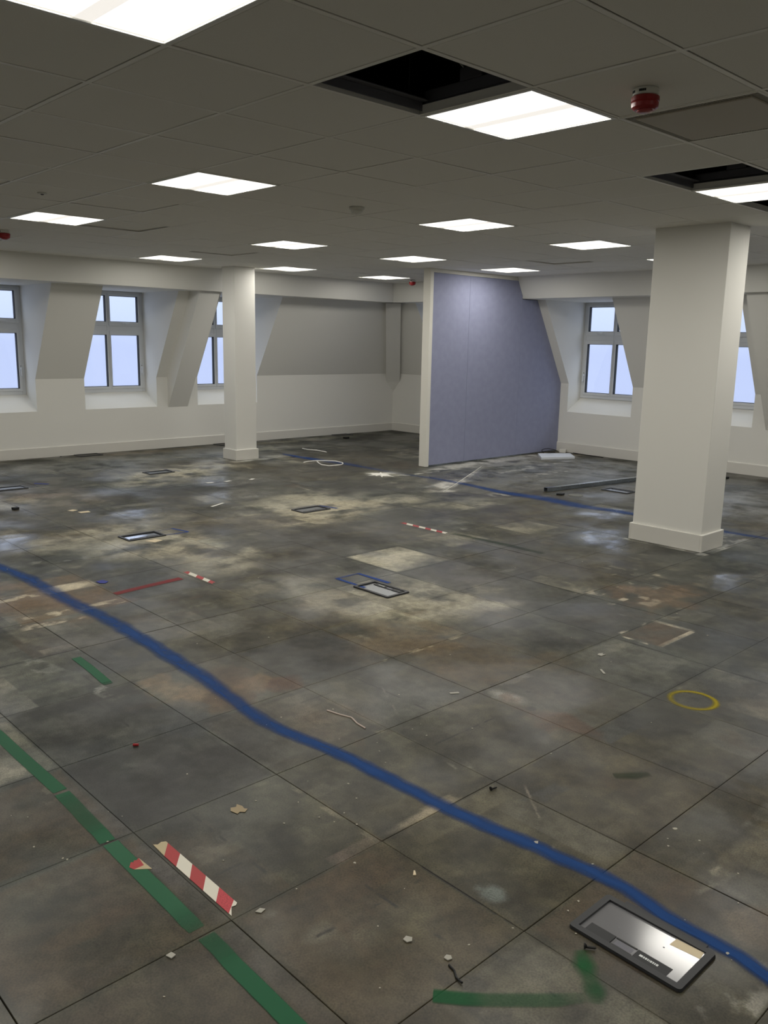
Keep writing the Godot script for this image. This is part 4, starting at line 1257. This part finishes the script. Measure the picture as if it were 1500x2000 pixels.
func build_debris():
	# steel channel lying on the floor behind the thick column
	var o := root("steel_channel", V(5.8, 0, -2.38), -0.135)
	tag(o, "galvanised steel stud channel lying on the floor, pointing behind the thick column", "channel")
	var b := MB.new()
	b.prism(P2([0.0, 0, 0.055, 0, 0.055, 0.044, 0.0465, 0.044, 0.0465, 0.0425, 0.0535, 0.0425, 0.0535, 0.0015, 0.0015, 0.0015, 0.0015, 0.0425, 0.0085, 0.0425, 0.0085, 0.044, 0, 0.044]), V(0, 0.046, 0), Vector3.BACK, Vector3.DOWN, V(2.1, 0, 0))
	part("channel", b, M.galv, o)
	b = MB.new()
	b.lathe([Vector2(0, 0.0475), Vector2(0.012, 0.047), Vector2(0.012, 0.046)], V(1.0, 0, 0.027), Vector3.UP, 12)
	part("service_knockout", b, M.dark_metal, o)
	o = root("grommet_cover", V(5.88, 0, -2.0))
	tag(o, "flat round floor outlet cover in front of the steel channel", "cover")
	b = MB.new()
	b.lathe([Vector2(0.085, 0.0006), Vector2(0.083, 0.003), Vector2(0.074, 0.0035), Vector2(0.072, 0.002), Vector2(0, 0.002)], Vector3.ZERO, Vector3.UP, 32)
	part("disc", b, mat(Color(0.40, 0.40, 0.37), 0.6), o)
	# polystyrene sheet and offcut by the partition foot
	o = root("foam_sheet", V(8.40, 0, -4.08))
	tag(o, "white polystyrene sheet lying at the right foot of the partition", "sheet")
	b = MB.new()
	b.sheet(P2([-0.38, 0.03, -0.02, -0.3, 0.42, -0.02, 0.12, 0.27]), 0.001, 0.03)
	part("sheet", b, mat(Color(0.88, 0.90, 0.93), 0.8), o)
	o = root("foam_offcut", V(9.0, 0.0, -4.36), 0.5)
	tag(o, "small white block propped in the corner where partition meets right wall", "offcut")
	b = MB.new()
	b.box(V(-0.06, 0.0, -0.05), V(0.06, 0.05, 0.05), 0.004)
	part("block", b, M.paper, o)
	cable("black_cable", [[8.95, 0.02, -4.42], [8.75, 0.07, -4.46], [8.55, 0.06, -4.44], [8.56, 0.006, -4.40], [8.7, 0.006, -4.43], [8.85, 0.006, -4.4]], 0.005, M.black, "loop of black cable at the right foot of the partition")
	cable("black_cable", [[9.05, 0.006, -4.2], [9.0, 0.006, -3.9], [8.96, 0.006, -3.6]], 0.005, M.black, "straight black cable end lying along the right skirting")
	cable("white_cable", [[5.92, 0.005, -7.05], [5.9, 0.005, -6.9], [5.96, 0.005, -6.75], [5.95, 0.005, -6.5]], 0.008, M.paper, "short white cable lying right of the thin column, farther one")
	cable("white_cable", [[4.98, 0.006, -5.82], [5.23, 0.006, -5.85], [5.42, 0.006, -5.66], [5.40, 0.006, -5.48], [5.25, 0.006, -5.34], [5.06, 0.006, -5.36], [5.04, 0.006, -5.5], [5.14, 0.016, -5.72]], 0.008, M.paper, "looped white cable lying right of the thin column, nearer one")
	# long chalky groove
	cable("plaster_bead", [[4.82, 0.003, -3.05], [5.5, 0.003, -3.42], [6.2, 0.003, -3.81], [6.72, 0.003, -4.10]], 0.0035, M.paper, "thin white plaster bead lying in dust in front of the partition", "bead")
	# heap of plaster
	o = root("plaster_heap", V(5.12, 0, -4.42))
	tag(o, "small heap of white plaster left of the partition end post", "heap")
	b = MB.new()
	var hr := RandomNumberGenerator.new()
	hr.seed = 4
	var rad := []
	for k in 40: rad.append(hr.randf_range(0.07, 0.12) if k % 3 else hr.randf_range(0.1, 0.24))
	for k in 40:
		var f0 := TAU * k / 40.0
		var f1 := TAU * (k + 1) / 40.0
		var d0 := V(cos(f0) * 0.85, 0, sin(f0) * 1.15)
		var d1 := V(cos(f1) * 0.85, 0, sin(f1) * 1.15)
		var last := [Vector3.ZERO, Vector3.ZERO]
		for q in 4:
			var t: float = [0.25, 0.5, 0.75, 1.0][q]
			var hgt: float = [0.014, 0.009, 0.004, 0.0003][q]
			var p0: Vector3 = d0 * float(rad[k]) * t + V(0, hgt, 0)
			var p1: Vector3 = d1 * float(rad[(k + 1) % 40]) * t + V(0, hgt, 0)
			if q == 0: b.face(V(0, 0.016, 0), p0, p1, p1, Vector3.UP)
			else: b.face(last[0], p0, p1, last[1], Vector3.UP)
			last = [p0, p1]
	part("plaster", b, mat(Color(0.9, 0.89, 0.86), 0.95), o)
	# chips, paper and tape ends
	scrap("tape_scrap", [-0.03, -0.012, -0.018, -0.03, 0.0, -0.022, 0.012, -0.036, 0.02, -0.012, 0.016, 0.006, 0.024, 0.016, 0.004, 0.028, -0.008, 0.014, -0.022, 0.02], V(-0.615, 0, 0.985), mat(Color(0.60, 0.54, 0.43), 0.8), 0.0006, "torn tan paper scrap on the floor above the hazard tape")
	scrap("paper_scrap", [-0.024, -0.008, 0.022, -0.011, 0.024, 0.006, -0.022, 0.008], V(0.74, 0, 0.8), M.dust_paper, 0.0008, "small white paper strip right of the middle of the floor", "scrap", -0.6)
	scrap("paper_scrap", [-0.05, -0.05, 0.05, -0.04, 0.06, 0.04, -0.03, 0.05], V(1.16, 0, -2.93), M.cream, 0.001, "cream paper scrap in front of the floor box mirroring the sky", "scrap", 0.2)
	scrap("paper_scrap", [-0.11, -0.014, 0.11, -0.012, 0.11, 0.012, -0.11, 0.014], V(2.42, 0, -3.95), M.paper, 0.001, "long white paper strip lying left of the dusty patch", "scrap", 0.45)
	scrap("paper_scrap", [-0.05, -0.04, 0.05, -0.03, 0.04, 0.04, -0.05, 0.03], V(1.23, 0, -4.41), M.cream, 0.001, "cream chip on the floor above the floor box mirroring the sky")
	scrap("paper_scrap", [-0.035, -0.03, 0.035, -0.03, 0.04, 0.03, -0.03, 0.035], V(1.17, 0, -4.55), M.cream, 0.001, "second smaller cream chip just behind the first", "scrap", 0.4)
	scrap("paper_scrap", [-0.03, -0.006, 0.03, -0.006, 0.03, 0.006, -0.03, 0.006], V(1.53, 0, 1.12), M.dust_paper, 0.001, "thin white sliver left of the outlined square stain", "scrap", 0.9)
	scrap("paper_scrap", [-0.022, -0.012, 0.0, -0.02, 0.026, -0.006, 0.006, 0.0, 0.02, 0.014, -0.02, 0.012], V(1.74, 0, 0.98), M.dust_paper, 0.001, "irregular white chip beside the outlined square stain")
	scrap("blue_scrap", [-0.03, -0.03, 0.02, -0.04, 0.035, 0.02, 0.0, 0.05, -0.03, 0.02], V(0.3, 0, -2.06), mat(Color(0.06, 0.12, 0.5), 0.5), 0.002, "crumpled blue tape scrap above the faded red line")
	scrap("blue_scrap", [-0.09, -0.03, 0.09, -0.03, 0.1, 0.03, -0.07, 0.03], V(1.53, 0, -6.23), mat(Color(0.06, 0.14, 0.42), 0.6), 0.001, "blue tape scrap right of the floor box at the left edge", "scrap", -0.9)
	scrap("plaster_chip", [-0.012, -0.01, 0.004, -0.014, 0.013, 0.002, 0.002, 0.012, -0.012, 0.006], V(-0.64, 0, 1.87), M.dust_paper, 0.003, "largest white plaster speck at the bottom centre of the floor", "chip")
	scrap("plaster_chip", [-0.012, -0.004, 0.012, -0.009, 0.012, -0.004, -0.008, 0.005], V(-0.41, 0, 1.67), M.cream, 0.003, "pale pencil-like splinter on the floor below the blue line", "chip", 0.5)
	scrap("plaster_chip", [-0.01, -0.008, 0.008, -0.01, 0.012, 0.008, -0.004, 0.012], V(-1.17, 0, 1.48), M.dust_paper, 0.003, "white chip left of the green tape near the bottom", "chip")
	scrap("plaster_chip", [-0.014, -0.006, 0.006, -0.01, 0.016, 0.004, -0.004, 0.01], V(-0.88, 0, 1.49), M.dust_paper, 0.002, "white flake at the end of the nearest hazard tape", "chip")
	for e in [[3.08, -5.156, "first small white paper scrap from the left in the row before the thin column"], [3.306, -5.125, "second small white paper scrap in the row before the thin column"], [3.619, -5.081, "last small white paper scrap of the row before the thin column"]]:
		scrap("paper_scrap", [-0.05, -0.02, 0.04, -0.025, 0.05, 0.02, -0.04, 0.022], V(e[0], 0, e[1]), M.paper, 0.001, e[2], "scrap", e[0])
	scrap("plaster_chip", [-0.01, -0.008, 0.004, -0.011, 0.011, 0.0, 0.004, 0.01, -0.009, 0.006], V(-0.61, 0, 1.995), M.dust_paper, 0.003, "white plaster fleck above the black wire end near the bottom", "chip")
	cable("sealant_strip", [[0.15, 0.002, 0.55], [0.165, 0.002, 0.62], [0.185, 0.002, 0.68], [0.165, 0.002, 0.74], [0.16, 0.002, 0.80]], 0.0035, mat(Color(0.74, 0.68, 0.64), 0.7), "crooked pale sealant strip lying right of the blue line", "strip")
	cable("red_plug", [[-0.672, 0.006, 0.29], [-0.655, 0.006, 0.305]], 0.006, M.red, "tiny red wall plug on a dark floor panel at the left", "plug")
	cable("wire_offcut", [[-0.63, 0.003, 2.015], [-0.635, 0.003, 2.04], [-0.65, 0.003, 2.06], [-0.655, 0.006, 2.085]], 0.003, M.black, "short black wire end near the bottom edge of the photo", "wire")
	screw(V(-0.295, 0, 2.225), -0.95, 0.032, "black screw lying left of the nearest floor box")
	screw(V(0.17, 0, 1.5), -0.2, 0.03, "dark screw lying by a floor joint above the blue line")
	scrap("dark_lump", [-0.04, -0.03, 0.02, -0.04, 0.05, 0.0, 0.01, 0.03, -0.04, 0.02], V(8.55, 0, -1.5), M.black, 0.02, "black lump on the floor right of the thick column", "lump")
	scrap("dark_lump", [-0.05, -0.03, 0.03, -0.04, 0.05, 0.02, -0.03, 0.04], V(7.4, 0, -7.72), M.black, 0.03, "black lump in front of the far floor box", "lump")
	scrap("dark_lump", [-0.03, -0.02, 0.03, -0.03, 0.03, 0.02, -0.02, 0.03], V(0.77, 0, -4.93), M.black, 0.02, "black lump on the pale floor at the left edge", "lump")
	scrap("dark_lump", [-0.04, -0.03, 0.02, -0.03, 0.05, 0.02, -0.02, 0.03], V(5.76, 0, -2.12), M.black, 0.015, "black lump at the near end of the steel channel", "lump")
	# trodden paint specks
	var r := RandomNumberGenerator.new()
	r.seed = 21
	b = MB.new()
	for k in 150:
		var x := r.randf_range(-1.7, 6.0)
		var z := r.randf_range(-6.5, 2.7)
		if k < 60:
			x = r.randf_range(-1.4, 0.6)
			z = r.randf_range(0.4, 2.6)
		if x > 4.4: x -= 4.0
		var s := r.randf_range(0.001, 0.004) * (1.0 + 0.25 * V(x, 0, z).distance_to(CAM) / 3.0)
		if r.randf() < 0.06: s *= 2.2
		var pl := PackedVector2Array()
		for i in 7:
			var f2 := TAU * i / 7
			pl.append(Vector2(x, z) + Vector2(cos(f2), sin(f2)) * s * r.randf_range(0.5, 1.2))
		b.sheet(pl, 0.0002, 0.0008)
	var sp := part("paint_specks", b, mat(Color(0.66, 0.64, 0.58), 0.8), self)
	tag(sp, "scattered white paint and plaster specks trodden on the floor", "specks", "", "stuff")
